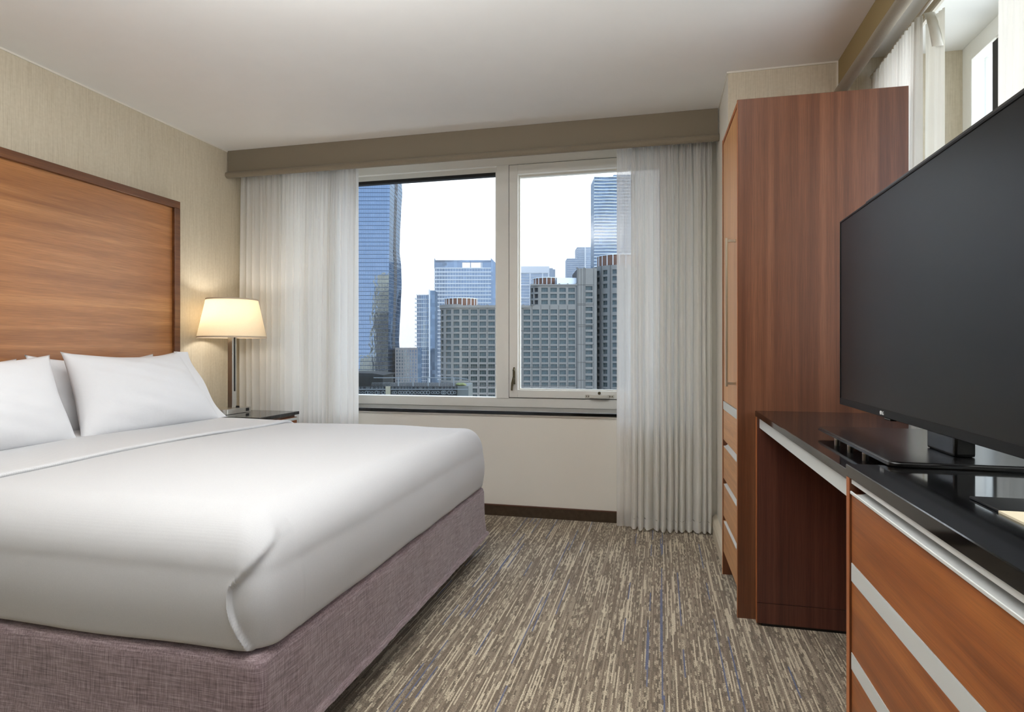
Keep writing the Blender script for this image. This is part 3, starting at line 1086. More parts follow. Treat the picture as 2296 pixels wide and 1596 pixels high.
def cone_shell(bm, z0, r0, z1, r1, th, n=56):
    rings = [(z0, r0), (z1, r1), (z1, r1 - th), (z0, r0 - th)]
    R = [[bm.verts.new((LX + r * math.cos(2 * math.pi * k / n), LY + r * math.sin(2 * math.pi * k / n), z)) for k in range(n)] for z, r in rings]
    for a in range(4):
        b = (a + 1) % 4
        for k in range(n):
            bm.faces.new([R[a][k], R[a][(k + 1) % n], R[b][(k + 1) % n], R[b][k]])
    return bm


SZ0, SZ1, SR0, SR1 = 1.180, 1.432, 0.211, 0.157
shade = obj('shade', cone_shell(bmesh.new(), SZ0, SR0, SZ1, SR1, 0.0015), M['shade'], t, autosmooth=40)
sl = (SR1 - SR0) / (SZ1 - SZ0)
bm = cone_shell(bmesh.new(), SZ0 - 0.001, SR0 + 0.001, SZ0 + 0.009, SR0 + 0.001 + sl * 0.01, 0.003)
obj('rim', bm, M['shade_trim'], shade, autosmooth=40)
bm = cone_shell(bmesh.new(), SZ1 - 0.008, SR1 + 0.001 - sl * 0.008, SZ1 + 0.001, SR1 + 0.001, 0.003)
obj('rim', bm, M['shade_trim'], shade, autosmooth=40)
bm = bmesh.new()
for a in (0, 120, 240):
    a = math.radians(a)
    cyl(bm, (LX, LY, 1.20), (LX + 0.205 * math.cos(a), LY + 0.205 * math.sin(a), 1.186), 0.002, 6)
obj('shade_carrier', bm, M['nickel'], t)
bm = bmesh.new()
bmesh.ops.create_uvsphere(bm, u_segments=16, v_segments=10, radius=0.03, matrix=Matrix.Translation((LX - 0.0, LY, 1.295)))
obj('bulb', bm, M['bulb'], t, smooth=True)
bm = bmesh.new()
cyl(bm, (LX, LY, 1.20), (LX, LY, 1.268), 0.016, 14)
obj('socket', bm, M['nickel'], t, autosmooth=40)
pl = bpy.data.lights.new('bulb_light', 'POINT')
pl.energy = 3.6
pl.color = (1.0, 0.94, 0.86)
pl.shadow_soft_size = 0.035
po = bpy.data.objects.new('bulb_light', pl)
po.location = (LX - 0.035, LY - 0.03, 1.33)
COL.objects.link(po)

t = thing('bedside_tray', 'black stepped leather box on the nightstand beside the lamp base', 'box', (-2.8, 3.3, NZ))
obj('back_box', B(-2.940, -2.815, 3.252, 3.385, NZ, NZ + 0.047, bev=0.002), M['black_leather'], t)
obj('front_tray', B(-2.815, -2.690, 3.252, 3.308, NZ, NZ + 0.022, bev=0.003), M['black_leather'], t)

# ------------------------------------------------------------------ wardrobe (turned about 1.7 degrees)
WD, WW, WH = 0.63, 0.52, 2.128       # depth, width along the wall, height
wr = thing('wardrobe', 'tall wooden wardrobe with one door and four drawers beside the curtain', 'wardrobe', (0.310, 2.671, 0), math.radians(1.2))
# local frame: x into the cabinet, y towards the window
TP = 0.018
obj('side_panel', B(0, WD, 0, TP, 0, WH, bev=0.001), M['cabinet_v'], wr, local=True)
obj('side_panel', B(0, WD, WW - TP, WW, 0, WH, bev=0.001), M['cabinet_v'], wr, local=True)
obj('edge_band', B(-0.0015, 0.0, 0, TP, 0.0, WH), M['edge'], wr, local=True)
obj('edge_band', B(-0.0015, 0.0, WW - TP, WW, 0.0, WH), M['edge'], wr, local=True)
obj('top_panel', B(0, WD, TP, WW - TP, WH - TP, WH), M['edge'], wr, local=True)
obj('back_panel', B(WD - 0.012, WD, TP, WW - TP, 0.08, WH - TP), M['cabinet_v'], wr, local=True)
obj('plinth', B(0.06, 0.08, TP, WW - TP, 0.0, 0.10), M['dark_inside'], wr, local=True)
obj('carcass', B(0.024, WD - 0.012, TP, WW - TP, 0.10, WH - TP - 0.001), M['dark_inside'], wr, local=True)
fy0, fy1 = TP + 0.002, WW - TP - 0.002
door = obj('door', B(0.002, 0.022, fy0, fy1, 0.852, WH - TP - 0.004, bev=0.001), M['front_v'], wr, local=True)
bm = bmesh.new()
hy = 0.075
box(bm, -0.040, -0.030, hy - 0.007, hy + 0.007, 0.945, 1.575, bev=0.002)
obj('handle', bm, M['steel_bar'], door, local=True)
for z in (0.953, 1.556):
    obj('handle_post', B(-0.030, 0.002, hy - 0.006, hy + 0.006, z, z + 0.011, bev=0.001), M['steel_bar'], door, local=True)
obj('silver_band', B(0.001, 0.022, fy0, fy1, 0.811, 0.850), M['silver_strip'], wr, local=True)


def channel(bm, x, y0, y1, z0, z1, deep):
    """aluminium finger channel: a lip, a scooped ledge and a back wall (profile in x-z)"""
    pr = [(x, z0), (x, z0 + 0.004), (x + deep * 0.45, z0 + 0.006), (x + deep * 0.8, z0 + 0.012), (x + deep, z0 + 0.022), (x + deep, z1), (x + deep + 0.004, z1), (x + deep + 0.004, z0)]
    return prism(pr, 'Y', y0, y1, bm)


zt = [0.810, 0.632, 0.447, 0.266]      # top of each drawer
zb = [0.662, 0.474, 0.290, 0.114]
for k in range(4):
    dr = obj('drawer', B(0.002, 0.022, fy0, fy1, zb[k], zt[k], bev=0.001), M['front_h'], wr, local=True)
    if k:
        bm = channel(bmesh.new(), 0.0, fy0 + 0.022, fy1 - 0.035, zt[k], zb[k - 1], 0.022)
        obj('handle_channel', bm, M['aluminium'], dr, local=True, autosmooth=35)

# ------------------------------------------------------------------ desk
dk = thing('writing_desk', 'built-in desk with polished black top against the wardrobe', 'desk', (0.65, 2.0, 0))
DX0, DX1, DY0, DY1, DZ = 0.376, 0.940, 1.392, 2.666, 0.853
obj('desktop', B(DX0, DX1, DY0, DY1, DZ - 0.022, DZ, bev=0.0015), M['granite'], dk)
obj('apron', B(DX0 + 0.009, DX0 + 0.028, DY0, DY1 - 0.022, 0.790, DZ - 0.022), M['silver_strip'], dk)
obj('end_panel', B(DX0 + 0.0, DX1, 2.612, 2.640, 0.0945, DZ - 0.022), M['panel_v'], dk)
obj('end_plinth', B(DX0 + 0.0, DX1, 2.612, 2.640, 0.012, 0.0925), M['panel_v'], dk)
obj('edge_band', B(DX0 - 0.0018, DX0, 2.612, 2.640, 0.012, DZ - 0.022), M['edge'], dk)
obj('glides', B(DX0 + 0.02, DX1 - 0.02, 2.618, 2.634, 0.0, 0.012), M['black_metal'], dk)
obj('modesty_panel', B(0.702, 0.720, DY0, 2.612, 0.092, DZ - 0.022), M['dresser_h'], dk)

# ------------------------------------------------------------------ dresser
ds = thing('dresser', 'orange-brown chest of drawers with black granite top under the television', 'dresser', (0.66, 0.9, 0))
RX0, RX1, RY_0, RY_1, RZ = 0.370, 0.940, 0.26, 1.386, 0.867
obj('worktop', B(RX0, RX1, RY_0 - 0.02, RY_1, RZ - 0.025, RZ, bev=0.0015), M['granite'], ds)
obj('side_panel', B(RX0 + 0.002, RX1, RY_1 - 0.022, RY_1 - 0.003, 0, RZ - 0.025), M['cabinet_v'], ds)
obj('side_panel', B(RX0 + 0.002, RX1, RY_0, RY_0 + 0.019, 0, RZ - 0.025), M['cabinet_v'], ds)
obj('edge_band', B(RX0 + 0.0005, RX0 + 0.002, RY_1 - 0.022, RY_1 - 0.003, 0, RZ - 0.025), M['edge'], ds)
obj('carcass', B(RX0 + 0.055, RX1 - 0.01, RY_0 + 0.019, RY_1 - 0.022, 0.08, RZ - 0.025), M['dark_inside'], ds)
obj('plinth', B(RX0 + 0.06, RX0 + 0.08, RY_0 + 0.019, RY_1 - 0.022, 0, 0.08), M['dark_inside'], ds)
py0, py1 = RY_0 + 0.021, RY_1 - 0.0255
obj('top_band', B(RX0 + 0.004, RX0 + 0.012, py0, py1, 0.832, RZ - 0.0255), M['aluminium'], ds)
rows_ = [(0.673, 0.812), (0.493, 0.636), (0.315, 0.459), (0.10, 0.281)]
for k, (z0, z1) in enumerate(rows_):
    dr = obj('drawer', B(RX0 + 0.004, RX0 + 0.024, py0, py1, z0, z1, bev=0.001), M['dresser_h'], ds)
    if k == 0:
        pr = [(RX0 + 0.002, 0.812), (RX0 + 0.002, 0.8165), (RX0 + 0.012, 0.8165), (RX0 + 0.024, 0.819), (RX0 + 0.031, 0.826), (RX0 + 0.034, 0.841), (RX0 + 0.038, 0.841), (RX0 + 0.038, 0.812)]
        obj('handle_channel', prism(pr, 'Y', py0, py1 - 0.03), M['aluminium'], dr, autosmooth=35)
        obj('lip', B(RX0 + 0.001, RX0 + 0.0045, py0, py1, 0.811, 0.8172, bev=0.001), M['aluminium'], dr)
    else:
        obj('silver_band', B(RX0 + 0.0035, RX0 + 0.022, py0, py1, z1 + 0.0005, rows_[k - 1][0] - 0.0005), M['silver_strip'], dr)

# ------------------------------------------------------------------ television
TX, TY0, TY1, TZ0, TZ1 = 0.552, 1.085, 2.124, 0.930, 1.504
tv = thing('television', 'large black flat-screen television standing on the granite tops', 'television', (0.6, 1.68, RZ))
obj('body', B(TX + 0.002, TX + 0.036, TY0, TY1, TZ0, TZ1, bev=0.003, seg=2), M['black_plastic'], tv)
bm = bmesh.new()
box(bm, TX - 0.002, TX + 0.004, TY0, TY1, TZ0, TZ0 + 0.020, bev=0.001)
box(bm, TX - 0.002, TX + 0.004, TY0, TY1, TZ1 - 0.006, TZ1, bev=0.001)
box(bm, TX - 0.002, TX + 0.004, TY0, TY0 + 0.006, TZ0, TZ1, bev=0.001)
box(bm, TX - 0.002, TX + 0.004, TY1 - 0.006, TY1, TZ0, TZ1, bev=0.001)
obj('bezel', bm, M['bezel'], tv)
obj('screen', B(TX, TX + 0.003, TY0 + 0.006, TY1 - 0.006, TZ0 + 0.020, TZ1 - 0.006), M['screen'], tv)
obj('top_edge', B(TX - 0.001, TX + 0.030, TY0 + 0.003, TY1 - 0.25, TZ1, TZ1 + 0.004), M['tv_top'], tv)
obj('rear_housing', B(TX + 0.036, TX + 0.070, TY0 + 0.12, TY1 - 0.12, TZ0 + 0.03, TZ1 - 0.16, bev=0.015, seg=3), M['black_plastic'], tv)
# badge on the lower bezel: a round emblem and two letters
by_ = 1.742
bm = bmesh.new()
cyl(bm, (TX - 0.0032, by_ + 0.010, TZ0 + 0.0095), (TX - 0.0018, by_ + 0.010, TZ0 + 0.0095), 0.0050, 20)
obj('badge_disc', bm, M['white_mark'], tv)
fc = bpy.data.curves.new('badge_letters', 'FONT')
fc.body = 'LG'
fc.size = 0.0125
fc.extrude = 0.0004
fc.align_x = 'LEFT'
tmp_o = bpy.data.objects.new('tmp_text', fc)
COL.objects.link(tmp_o)
fm = bpy.data.meshes.new_from_object(tmp_o)
bpy.data.objects.remove(tmp_o)
fm.materials.clear()
fm.materials.append(M['white_mark'])
fo = bpy.data.objects.new('badge_letters', fm)
COL.objects.link(fo)
fo.parent = tv
fo.matrix_local = RM[tv.name].inverted() @ (Matrix.Translation((TX - 0.0026, by_ + 0.003, TZ0 + 0.0052)) @ Matrix.Rotation(-math.pi / 2, 4, 'Z') @ Matrix.Rotation(math.pi / 2, 4, 'X'))
# little receiver bump under the bezel
obj('sensor', B(TX + 0.0, TX + 0.016, by_ - 0.05, by_ - 0.005, TZ0 - 0.006, TZ0 + 0.001, bev=0.002), M['black_plastic'], tv)
# stand: raised plate and neck
SX0, SX1, SY0, SY1, SPZ = 0.444, 0.740, 1.362, 1.955, 0.878
pts = []
r = 0.022
for (cx, cy, a0) in ((SX1 - r, SY0 + r, -90), (SX1 - r, SY1 - r, 0), (SX0 + r, SY1 - r, 90), (SX0 + r, SY0 + r, 180)):
    for k in range(6):
        a = math.radians(a0 + 18 * k)
        pts.append((cx + r * math.cos(a), cy + r * math.sin(a)))
bm = prism(pts, 'Z', SPZ - 0.009, SPZ)
es = [e for e in bm.edges if all(abs(v.co.z - SPZ) < 1e-5 for v in e.verts)]
bmesh.ops.bevel(bm, geom=es, offset=0.004, segments=3, affect='EDGES')
plate = obj('stand_plate', bm, M['stand_top'], tv, autosmooth=30)
for (fx, fy, fr) in ((SX0 + 0.03, SY1 - 0.10, 0.007), (SX0 + 0.03, SY1 - 0.22, 0.007), (SX0 + 0.03, SY1 - 0.34, 0.007), (SX1 - 0.03, SY1 - 0.1, 0.007)):
    bm = bmesh.new()
    cyl(bm, (fx, fy, DZ), (fx, fy, SPZ - 0.009), fr, 12)
    obj('foot', bm, M['nickel'], plate)
bm = bmesh.new()
box(bm, TX + 0.040, TX + 0.080, 1.452, 1.588, SPZ, TZ0 + 0.10, bev=0.006, seg=2)
obj('stand_neck', bm, M['black_plastic'], tv)

# folder lying on the dresser
t = thing('guest_folder', 'thin black folder with a cream sheet lying at the right edge of the granite top', 'folder', (0.56, 0.96, RZ))
obj('cover', B(0.4715, 0.78, 1.0205, 1.106, RZ, RZ + 0.004, bev=0.001), M['black_leather'], t)
obj('sheet', B(0.4715, 0.78, 0.86, 1.020, RZ, RZ + 0.003), M['paper'], t)

# ------------------------------------------------------------------ the city outside
CT, ST = math.cos(TH), math.sin(TH)
MF = Matrix.Rotation(TH, 4, 'Z')          # the street grid is turned by this angle against the room
GROUND = -60.0


def px(u, D):
    return (u - CX) / F_PX * D


def pz(v, D):
    return CAM_H - (v - HZ) / F_PX * D


def city_materials():
    M = MATS

    def glassy(name, base, rough, spec_mix, tint, cellx, cellz, wob, var=0.2):
        """curtain-wall glass: dark body, mirror coat, each pane a little out of true"""
        t = NT(name)
        tc = t.n('ShaderNodeTexCoord')
        sp = t.n('ShaderNodeSeparateXYZ')
        t.t.links.new(tc.outputs['Object'], sp.inputs[0])
        cb = t.n('ShaderNodeCombineXYZ')
        hx = t.math('ADD', sp.outputs[0], t.math('MULTIPLY', sp.outputs[1], 0.83))
        t.set(cb.inputs[0], t.math('FLOOR', t.math('DIVIDE', hx, cellx)))
        t.set(cb.inputs[2], t.math('FLOOR', t.math('DIVIDE', sp.outputs[2], cellz)))
        wn_ = t.white(vec=cb.outputs[0])
        c = lin(base)
        col = t.ramp(wn_, [(0.0, tuple(x * (1 - var) for x in c[:3]) + (1,)), (0.72, c), (0.97, tuple(min(1, x * (1 + 2.2 * var) + 0.03) for x in c[:3]) + (1,))])
        bn = t.noise(t.coord(scale=(0.34, 0.34, 0.22)), 1.0, 2)
        nrm = t.bump(t.math('ADD', bn, t.math('MULTIPLY', wn_, 0.05)), wob, 1.0)
        d = t.n('ShaderNodeBsdfDiffuse')
        t.set(d.inputs[0], col)
        g = t.n('ShaderNodeBsdfGlossy')
        g.inputs['Color'].default_value = lin(tint)
        g.inputs['Roughness'].default_value = rough
        t.t.links.new(nrm, g.inputs['Normal'])
        m = t.n('ShaderNodeMixShader')
        m.inputs[0].default_value = spec_mix
        t.t.links.new(d.outputs[0], m.inputs[1])
        t.t.links.new(g.outputs[0], m.inputs[2])
        return t.finish(m.outputs[0])
    M['tower_glass'] = glassy('blue_curtain_wall_glass', (16, 28, 46), 0.02, 0.44, (206, 220, 238), 3.6, 2.77, 0.035)
    M['tower_side'] = glassy('side_curtain_wall_glass', (30, 40, 52), 0.03, 0.42, (176, 196, 216), 3.6, 2.77, 0.03)
    M['pale_glass'] = glassy('pale_blue_glass', (112, 134, 158), 0.05, 0.30, (165, 182, 202), 3.0, 4.3, 0.02, 0.12)
    M['grey_glass'] = glassy('grey_blue_glass', (82, 100, 118), 0.05, 0.35, (150, 168, 186), 2.6, 3.2, 0.02, 0.2)
    M['hotel_glass'] = glassy('hotel_window_glass', (74, 84, 82), 0.08, 0.10, (170, 180, 180), 1.1, 40, 0.01, 0.35)
    M['spandrel'] = plain('tower_spandrel_line', (40, 58, 80), 0.4)
    M['precast'] = plain('pale_precast_concrete', (128, 125, 118), 0.85, spec=0.2, var=0.05, vscale=0.25)
    M['precast_dark'] = plain('precast_joint', (96, 93, 88), 0.85, spec=0.2)
    M['slab_white'] = plain('white_slab_edge', (214, 218, 218), 0.7)
    M['frame_white'] = plain('white_tower_frame', (226, 228, 228), 0.7)
    M['brown_rib'] = plain('brown_screen_panel', (104, 70, 50), 0.6, var=0.12, vscale=0.6)
    M['mech_dark'] = plain('dark_void', (44, 46, 48), 0.7)
    M['stone_grey'] = plain('grey_stone', (134, 130, 126), 0.85, var=0.05, vscale=0.3)
    M['beige_stone'] = plain('beige_masonry', (250, 236, 200), 0.85, var=0.08, vscale=0.1)
    M['asphalt'] = plain('street_asphalt', (92, 92, 92), 0.9, var=0.1, vscale=0.05)
    M['terrace_dark'] = plain('dark_parapet_panel', (22, 27, 29), 0.8, spec=0.15, var=0.3, vscale=0.5)
    M['terrace_ring'] = plain('pale_ring_ornament', (84, 92, 94), 0.6)
    M['rail_grey'] = plain('grey_rail_metal', (92, 98, 100), 0.5)
    M['terrace_tan'] = plain('tan_pier', (120, 116, 96), 0.8)
    M['terrace_block'] = plain('green_grey_block', (74, 80, 78), 0.85)
    M['planting'] = plain('clipped_planting', (98, 104, 62), 0.9, var=0.3, vscale=2)
    M['window_frame_dark'] = plain('window_frame_bronze', (92, 94, 92), 0.6)
    t = NT('city_haze')
    v = t.n('ShaderNodeVolumeScatter')
    v.inputs['Color'].default_value = (0.90, 0.95, 1.0, 1)
    v.inputs['Density'].default_value = HAZE
    v.inputs['Anisotropy'].default_value = 0.25
    t.t.links.new(v.outputs[0], t.out.inputs['Volume'])
    M['haze'] = t.m


HAZE = 0.0017
city_materials()
M = MATS


def building(name, label, u0, u1, D, cat='building', group=None):
    xc = (px(u0, D) + px(u1, D)) / 2
    w = MF @ Vector((xc, D, GROUND))
    return thing(name, label, cat, w, TH, group)


def cobj(name, bm, mat, parent, **k):
    """bmesh in the street-grid frame"""
    bmesh.ops.transform(bm, matrix=MF, verts=bm.verts)
    return obj(name, bm, mat, parent, **k)


def inst(me_obj, name, parent, p, rz=0.0, scale=(1, 1, 1)):
    """copy of a piece at a street-grid point, sharing its mesh"""
    o = me_obj.copy()
    o.name = name
    COL.objects.link(o)
    o.parent = parent
    r = root_of(parent)
    o.matrix_local = RM[r.name].inverted() @ MF @ Matrix.Translation(p) @ Matrix.Rotation(rz, 4, 'Z') @ Matrix.Diagonal((*scale, 1))
    return o


bm = bmesh.new()
box(bm, -900, 900, 30, 1800, GROUND - 1, GROUND)
bmesh.ops.transform(bm, matrix=MF, verts=bm.verts)
struct('street_ground', bm, M['asphalt'])

# ---- hotel with rounded corners, D = 300
D = 300.0
K = D / F_PX
ht = building('turreted_hotel', 'grey precast hotel with rounded corner bays and brown-ribbed roof drums', 982, 1420, D)
ROW0, PITCH = 698.4, 13.62
z_top = pz(684.5, D)
rows_v = [ROW0 + PITCH * k for k in range(15)]
WH_, WW_ = 9.4 * K, 14.6 * K
REC = 0.7                                 # depth of the window recess


def window_mesh(w, h, mull):
    bm = bmesh.new()
    f = 0.16
    box(bm, -w / 2, w / 2, 0.10, 0.2, -h / 2, h / 2)
    for f_ in bm.faces:
        f_.material_index = 0
    n0 = len(bm.faces)
    box(bm, -w / 2, w / 2, 0.0, 0.12, h / 2 - f, h / 2)
    for m in mull:
        box(bm, m * w / 2 - f / 2, m * w / 2 + f / 2, 0.0, 0.12, -h / 2, h / 2 - f)
    bm.faces.ensure_lookup_table()
    for f_ in bm.faces[n0:]:
        f_.material_index = 1
    me = bpy.data.meshes.new('window')
    bm.to_mesh(me)
    bm.free()
    me.materials.append(M['hotel_glass'])
    me.materials.append(M['window_frame_dark'])
    return me


def first(me, name):
    o = bpy.data.objects.new(name, me)
    return o


win_wide = bpy.data.objects.new('window', window_mesh(WW_, WH_, (-0.42, 0.42)))
win_pair = bpy.data.objects.new('window', window_mesh(11.5 * K, 9.6 * K, (0.0, -0.1, 0.1)))


def grid_wall(bm, x0, x1, y0, y1, z0, z1, cols, rows, w, h):
    """piers and spandrels around recessed openings, facing -y"""
    xs = [x0]
    for c in cols:
        xs += [c - w / 2, c + w / 2]
    xs.append(x1)
    for a, b in zip(xs[0::2], xs[1::2]):
        if b - a > 0.02:
            box(bm, a, b, y0, y1, z0, z1)
    zs = [z1]
    for r in rows:
        zs += [r + h / 2, r - h / 2]
    zs.append(z0)
    for c in cols:
        for a, b in zip(zs[0::2], zs[1::2]):
            if a - b > 0.02:
                box(bm, c - w / 2, c + w / 2, y0, y1, b, a)


rows_z = [pz(v, D) for v in rows_v]
zb_ = GROUND
# main block: flat front from u=1028 to 1294
colsL = [1043.0, 1062.6, 1082.4, 1102.0]
colsH = [1122.0, 1142.0]
colsR = [1161.5, 1181.5, 1201.6, 1221.6, 1241.7, 1261.6, 1281.8]
cx_all = [px(u, D) for u in colsL + colsH + colsR]
bm = bmesh.new()
grid_wall(bm, px(1030, D), px(1294, D), D, D + REC, zb_, z_top, cx_all, rows_z, WW_, WH_)
cobj('facade_wall', bm, M['precast'], ht)
bm = bmesh.new()
box(bm, px(1030, D), px(1294, D), D + REC, D + 30, zb_, z_top)
cobj('core', bm, M['mech_dark'], ht)
# thin vertical and horizontal joints: fine relief on the precast
bm = bmesh.new()
for u in range(0, 13):
    uu = 1052.6 + 20.02 * u
    box(bm, px(uu, D) - 0.10, px(uu, D) + 0.10, D - 0.05, D, zb_, z_top)
for v in (741.5, 782, 823, 864):
    box(bm, px(1030, D), px(1294, D), D - 0.10, D, pz(v, D) - 0.12, pz(v, D) + 0.12)
cobj('joint_ribs', bm, M['precast_dark'], ht, kind='stuff')
# cornice with little peaks
bm = bmesh.new()
box(bm, px(1028, D), px(1188, D), D - 0.5, D + 1.2, pz(690, D), z_top)
for k in range(9):
    u = 1033 + 20 * k
    prism([(px(u - 3.5, D), z_top), (px(u + 3.5, D), z_top), (px(u, D), z_top + 2.4 * K)], 'Y', D - 0.5, D + 0.8, bm)
cobj('cornice', bm, M['precast'], ht)

n_rows = len(rows_z)
for ui, u in enumerate(colsL + colsR):
    for z in rows_z:
        inst(win_wide, 'window', ht, (px(u, D), D + REC - 0.25, z))
bm = bmesh.new()
for u in colsH:
    for z in rows_z:
        box(bm, px(u, D) - WW_ / 2, px(u, D) + WW_ / 2, D + REC - 0.15, D + REC, z - WH_ / 2, z + WH_ / 2)
cobj('hidden_windows', bm, M['hotel_glass'], ht, kind='stuff')


def curved_wall(bm, cx, cy, R, a0, a1, z0, z1, angs, w, rows, h, rec, n=40):
    """wall on a vertical cylinder; angle 0 faces -y, positive angles turn to -x"""
    def P(a, r, z):
        return (cx - r * math.sin(a), cy - r * math.cos(a), z)
    # split into strips between openings
    edges = [a0]
    hw = w / 2 / R
    for a in angs:
        edges += [a - hw, a + hw]
    edges.append(a1)
    zs = [z1]
    for r in rows:
        zs += [r + h / 2, r - h / 2]
    zs.append(z0)

    def block(b0, b1, zz0, zz1):
        m = max(1, int((b1 - b0) / (a1 - a0) * n))
        for i in range(m):
            c0 = b0 + (b1 - b0) * i / m
            c1 = b0 + (b1 - b0) * (i + 1) / m
            v = [bm.verts.new(P(c0, R, zz0)), bm.verts.new(P(c1, R, zz0)), bm.verts.new(P(c1, R, zz1)), bm.verts.new(P(c0, R, zz1)),
                 bm.verts.new(P(c0, R - rec, zz0)), bm.verts.new(P(c1, R - rec, zz0)), bm.verts.new(P(c1, R - rec, zz1)), bm.verts.new(P(c0, R - rec, zz1))]
            for q in ((0, 3, 2, 1), (4, 5, 6, 7), (0, 1, 5, 4), (3, 7, 6, 2), (0, 4, 7, 3), (1, 2, 6, 5)):
                bm.faces.new([v[i_] for i_ in q])
    for a, b in zip(edges[0::2], edges[1::2]):
        if b - a > 0.002:
            block(a, b, z0, z1)
    for a in angs:
        for t_, b in zip(zs[0::2], zs[1::2]):
            if t_ - b > 0.02:
                block(a - hw, a + hw, b, t_)


def drum(parent, u0, u1, v0, v1, D, ycen, name='roof_drum'):
    """round plant screen: ribbed brown panels between pale posts"""
    R = (px(u1, D) - px(u0, D)) / 2
    cx = (px(u1, D) + px(u0, D)) / 2
    z0, z1 = pz(v1, D), pz(v0, D)
    bm = bmesh.new()
    cyl(bm, (cx, ycen, z0), (cx, ycen, z1 - 0.2), R, 40)
    d_ = cobj(name, bm, M['brown_rib'], parent, autosmooth=40)
    bm = bmesh.new()
    n = 22
    for k in range(n):
        a = 2 * math.pi * k / n
        x, y = cx + R * math.cos(a), ycen + R * math.sin(a)
        cyl(bm, (x, y, z0), (x, y, z1), 0.22, 6)
    bmr = bm
    for k in range(40):
        a0, a1 = 2 * math.pi * k / 40, 2 * math.pi * (k + 1) / 40
        v = []
        for (a, r, z) in ((a0, R + 0.3, z1 - 0.35), (a1, R + 0.3, z1 - 0.35), (a1, R + 0.3, z1), (a0, R + 0.3, z1), (a0, R - 0.4, z1), (a1, R - 0.4, z1)):
            v.append(bm.verts.new((cx + r * math.cos(a), ycen + r * math.sin(a), z)))
        bm.faces.new(v[0:4])
        bm.faces.new([v[3], v[2], v[5], v[4]])
    cobj('posts', bm, M['slab_white'], d_, kind='stuff')
    return d_


# left rounded corner
RL = px(1030, D) - px(982.5, D)
cxl, cyl_ = px(1030, D), D + RL
angsL = [math.asin((1030 - 1023.5) / 47.5), math.asin((1030 - 1004.3) / 47.5)]
bm = bmesh.new()
curved_wall(bm, cxl, cyl_, RL, -0.02, math.pi / 2, zb_, z_top, angsL + [math.asin((1030 - 988.5) / 47.5)], WW_, rows_z, WH_, REC)
cobj('rounded_bay', bm, M['precast'], ht)
bm = bmesh.new()
cyl(bm, (cxl, cyl_, zb_), (cxl, cyl_, z_top), RL - REC, 48)
box(bm, cxl - RL, cxl, cyl_, cyl_ + 18, zb_, z_top)
cobj('bay_core', bm, M['mech_dark'], ht)
for a in angsL:
    for z in rows_z:
        r = RL - REC + 0.25
        inst(win_wide, 'window', ht, (cxl - r * math.sin(a), cyl_ - r * math.cos(a), z), -a)
a = math.asin((1030 - 988.5) / 47.5)
win_side = first(window_mesh(WW_, WH_, (0.0, -0.9, 0.9)), 'side_window')
for z in rows_z:
    r = RL - REC + 0.25
    inst(win_side, 'side_window', ht, (cxl - r * math.sin(a), cyl_ - r * math.cos(a), z), -a)
bm = bmesh.new()
curved_wall(bm, cxl, cyl_, RL + 0.5, -0.02, math.pi / 2, pz(690, D), z_top + 0.6, [], 1, [], 1, 1.4)
cobj('cornice', bm, M['precast'], ht)
drum(ht, 990.5, 1067, 665, 688, D, D + 13)

# upper block behind, its own rounded corner at u = 1190
zu = pz(639, D)
rows_u = [pz(v, D) for v in (649.6, 663.4, 677.2)]
colsU = [1221.0, 1241.3, 1261.4, 1281.6]
bm = bmesh.new()
grid_wall(bm, px(1212, D), px(1294, D), D + 0.2, D + REC + 0.2, pz(686, D), zu, [px(u, D) for u in colsU], rows_u, WW_, WH_)
RU = px(1212, D) - px(1189.5, D)
angU = [math.asin((1212 - 1202) / 22.5), math.asin((1212 - 1192.5) / 22.5)]
curved_wall(bm, px(1212, D), D + 0.2 + RU, RU, -0.02, math.pi / 2, pz(686, D), zu, angU, 2.0, rows_u, WH_, REC)
box(bm, px(1189.5, D), px(1294, D), D - 0.2, D + REC, pz(640, D) - 0.0, zu + 0.4)
for k in range(6):
    u = 1197 + 19 * k
    prism([(px(u - 3, D), zu + 0.4), (px(u + 3, D), zu + 0.4), (px(u, D), zu + 2.4 * K + 0.4)], 'Y', D - 0.2, D + 0.8, bm)
cobj('upper_wall', bm, M['precast'], ht)
bm = bmesh.new()
box(bm, px(1212, D), px(1294, D), D + REC + 0.2, D + 25, pz(686, D), zu)
cyl(bm, (px(1212, D), D + 0.2 + RU, pz(686, D)), (px(1212, D), D + 0.2 + RU, zu), RU - REC, 32)
cobj('upper_core', bm, M['mech_dark'], ht)
for u in colsU:
    for z in rows_u:
        inst(win_wide, 'window', ht, (px(u, D), D + 0.2 + REC - 0.25, z))
drum(ht, 1197.5, 1268, 617.5, 641, D, D + 14)
bm = bmesh.new()
box(bm, px(1249.5, D), px(1293.5, D), D + 1.5, D + 9, zu, pz(622, D))
cobj('penthouse', bm, M['frame_white'], ht)
# plain lift shaft
zs_ = pz(601.5, D)
rows_s = [pz(v, D) for v in (646.0, 659.8, 673.5, 692.5, 706.5, 720.5, 734.2, 748.2, 762.2, 776.0, 790.0, 804.0, 818.2, 832.4, 846.5, 860.5, 874.5, 888.5)]
bm = bmesh.new()
grid_wall(bm, px(1294, D), px(1338, D), D - 0.4, D + REC, zb_, zs_, [px(1320.5, D)], rows_s, 15.2 * K, 9.0 * K)
for u in (1294, 1310, 1331):
    prism([(px(u - 3, D), zs_), (px(u + 3, D), zs_), (px(u, D), zs_ + 2.4 * K)], 'Y', D - 0.5, D + 0.8, bm)
cobj('shaft_wall', bm, M['precast'], ht)
bm = bmesh.new()
for v in (638.5, 681, 684, 728, 732, 772, 812, 852):
    box(bm, px(1294.5, D), px(1331, D), D - 0.5, D - 0.4, pz(v, D) - 0.1, pz(v, D) + 0.1)
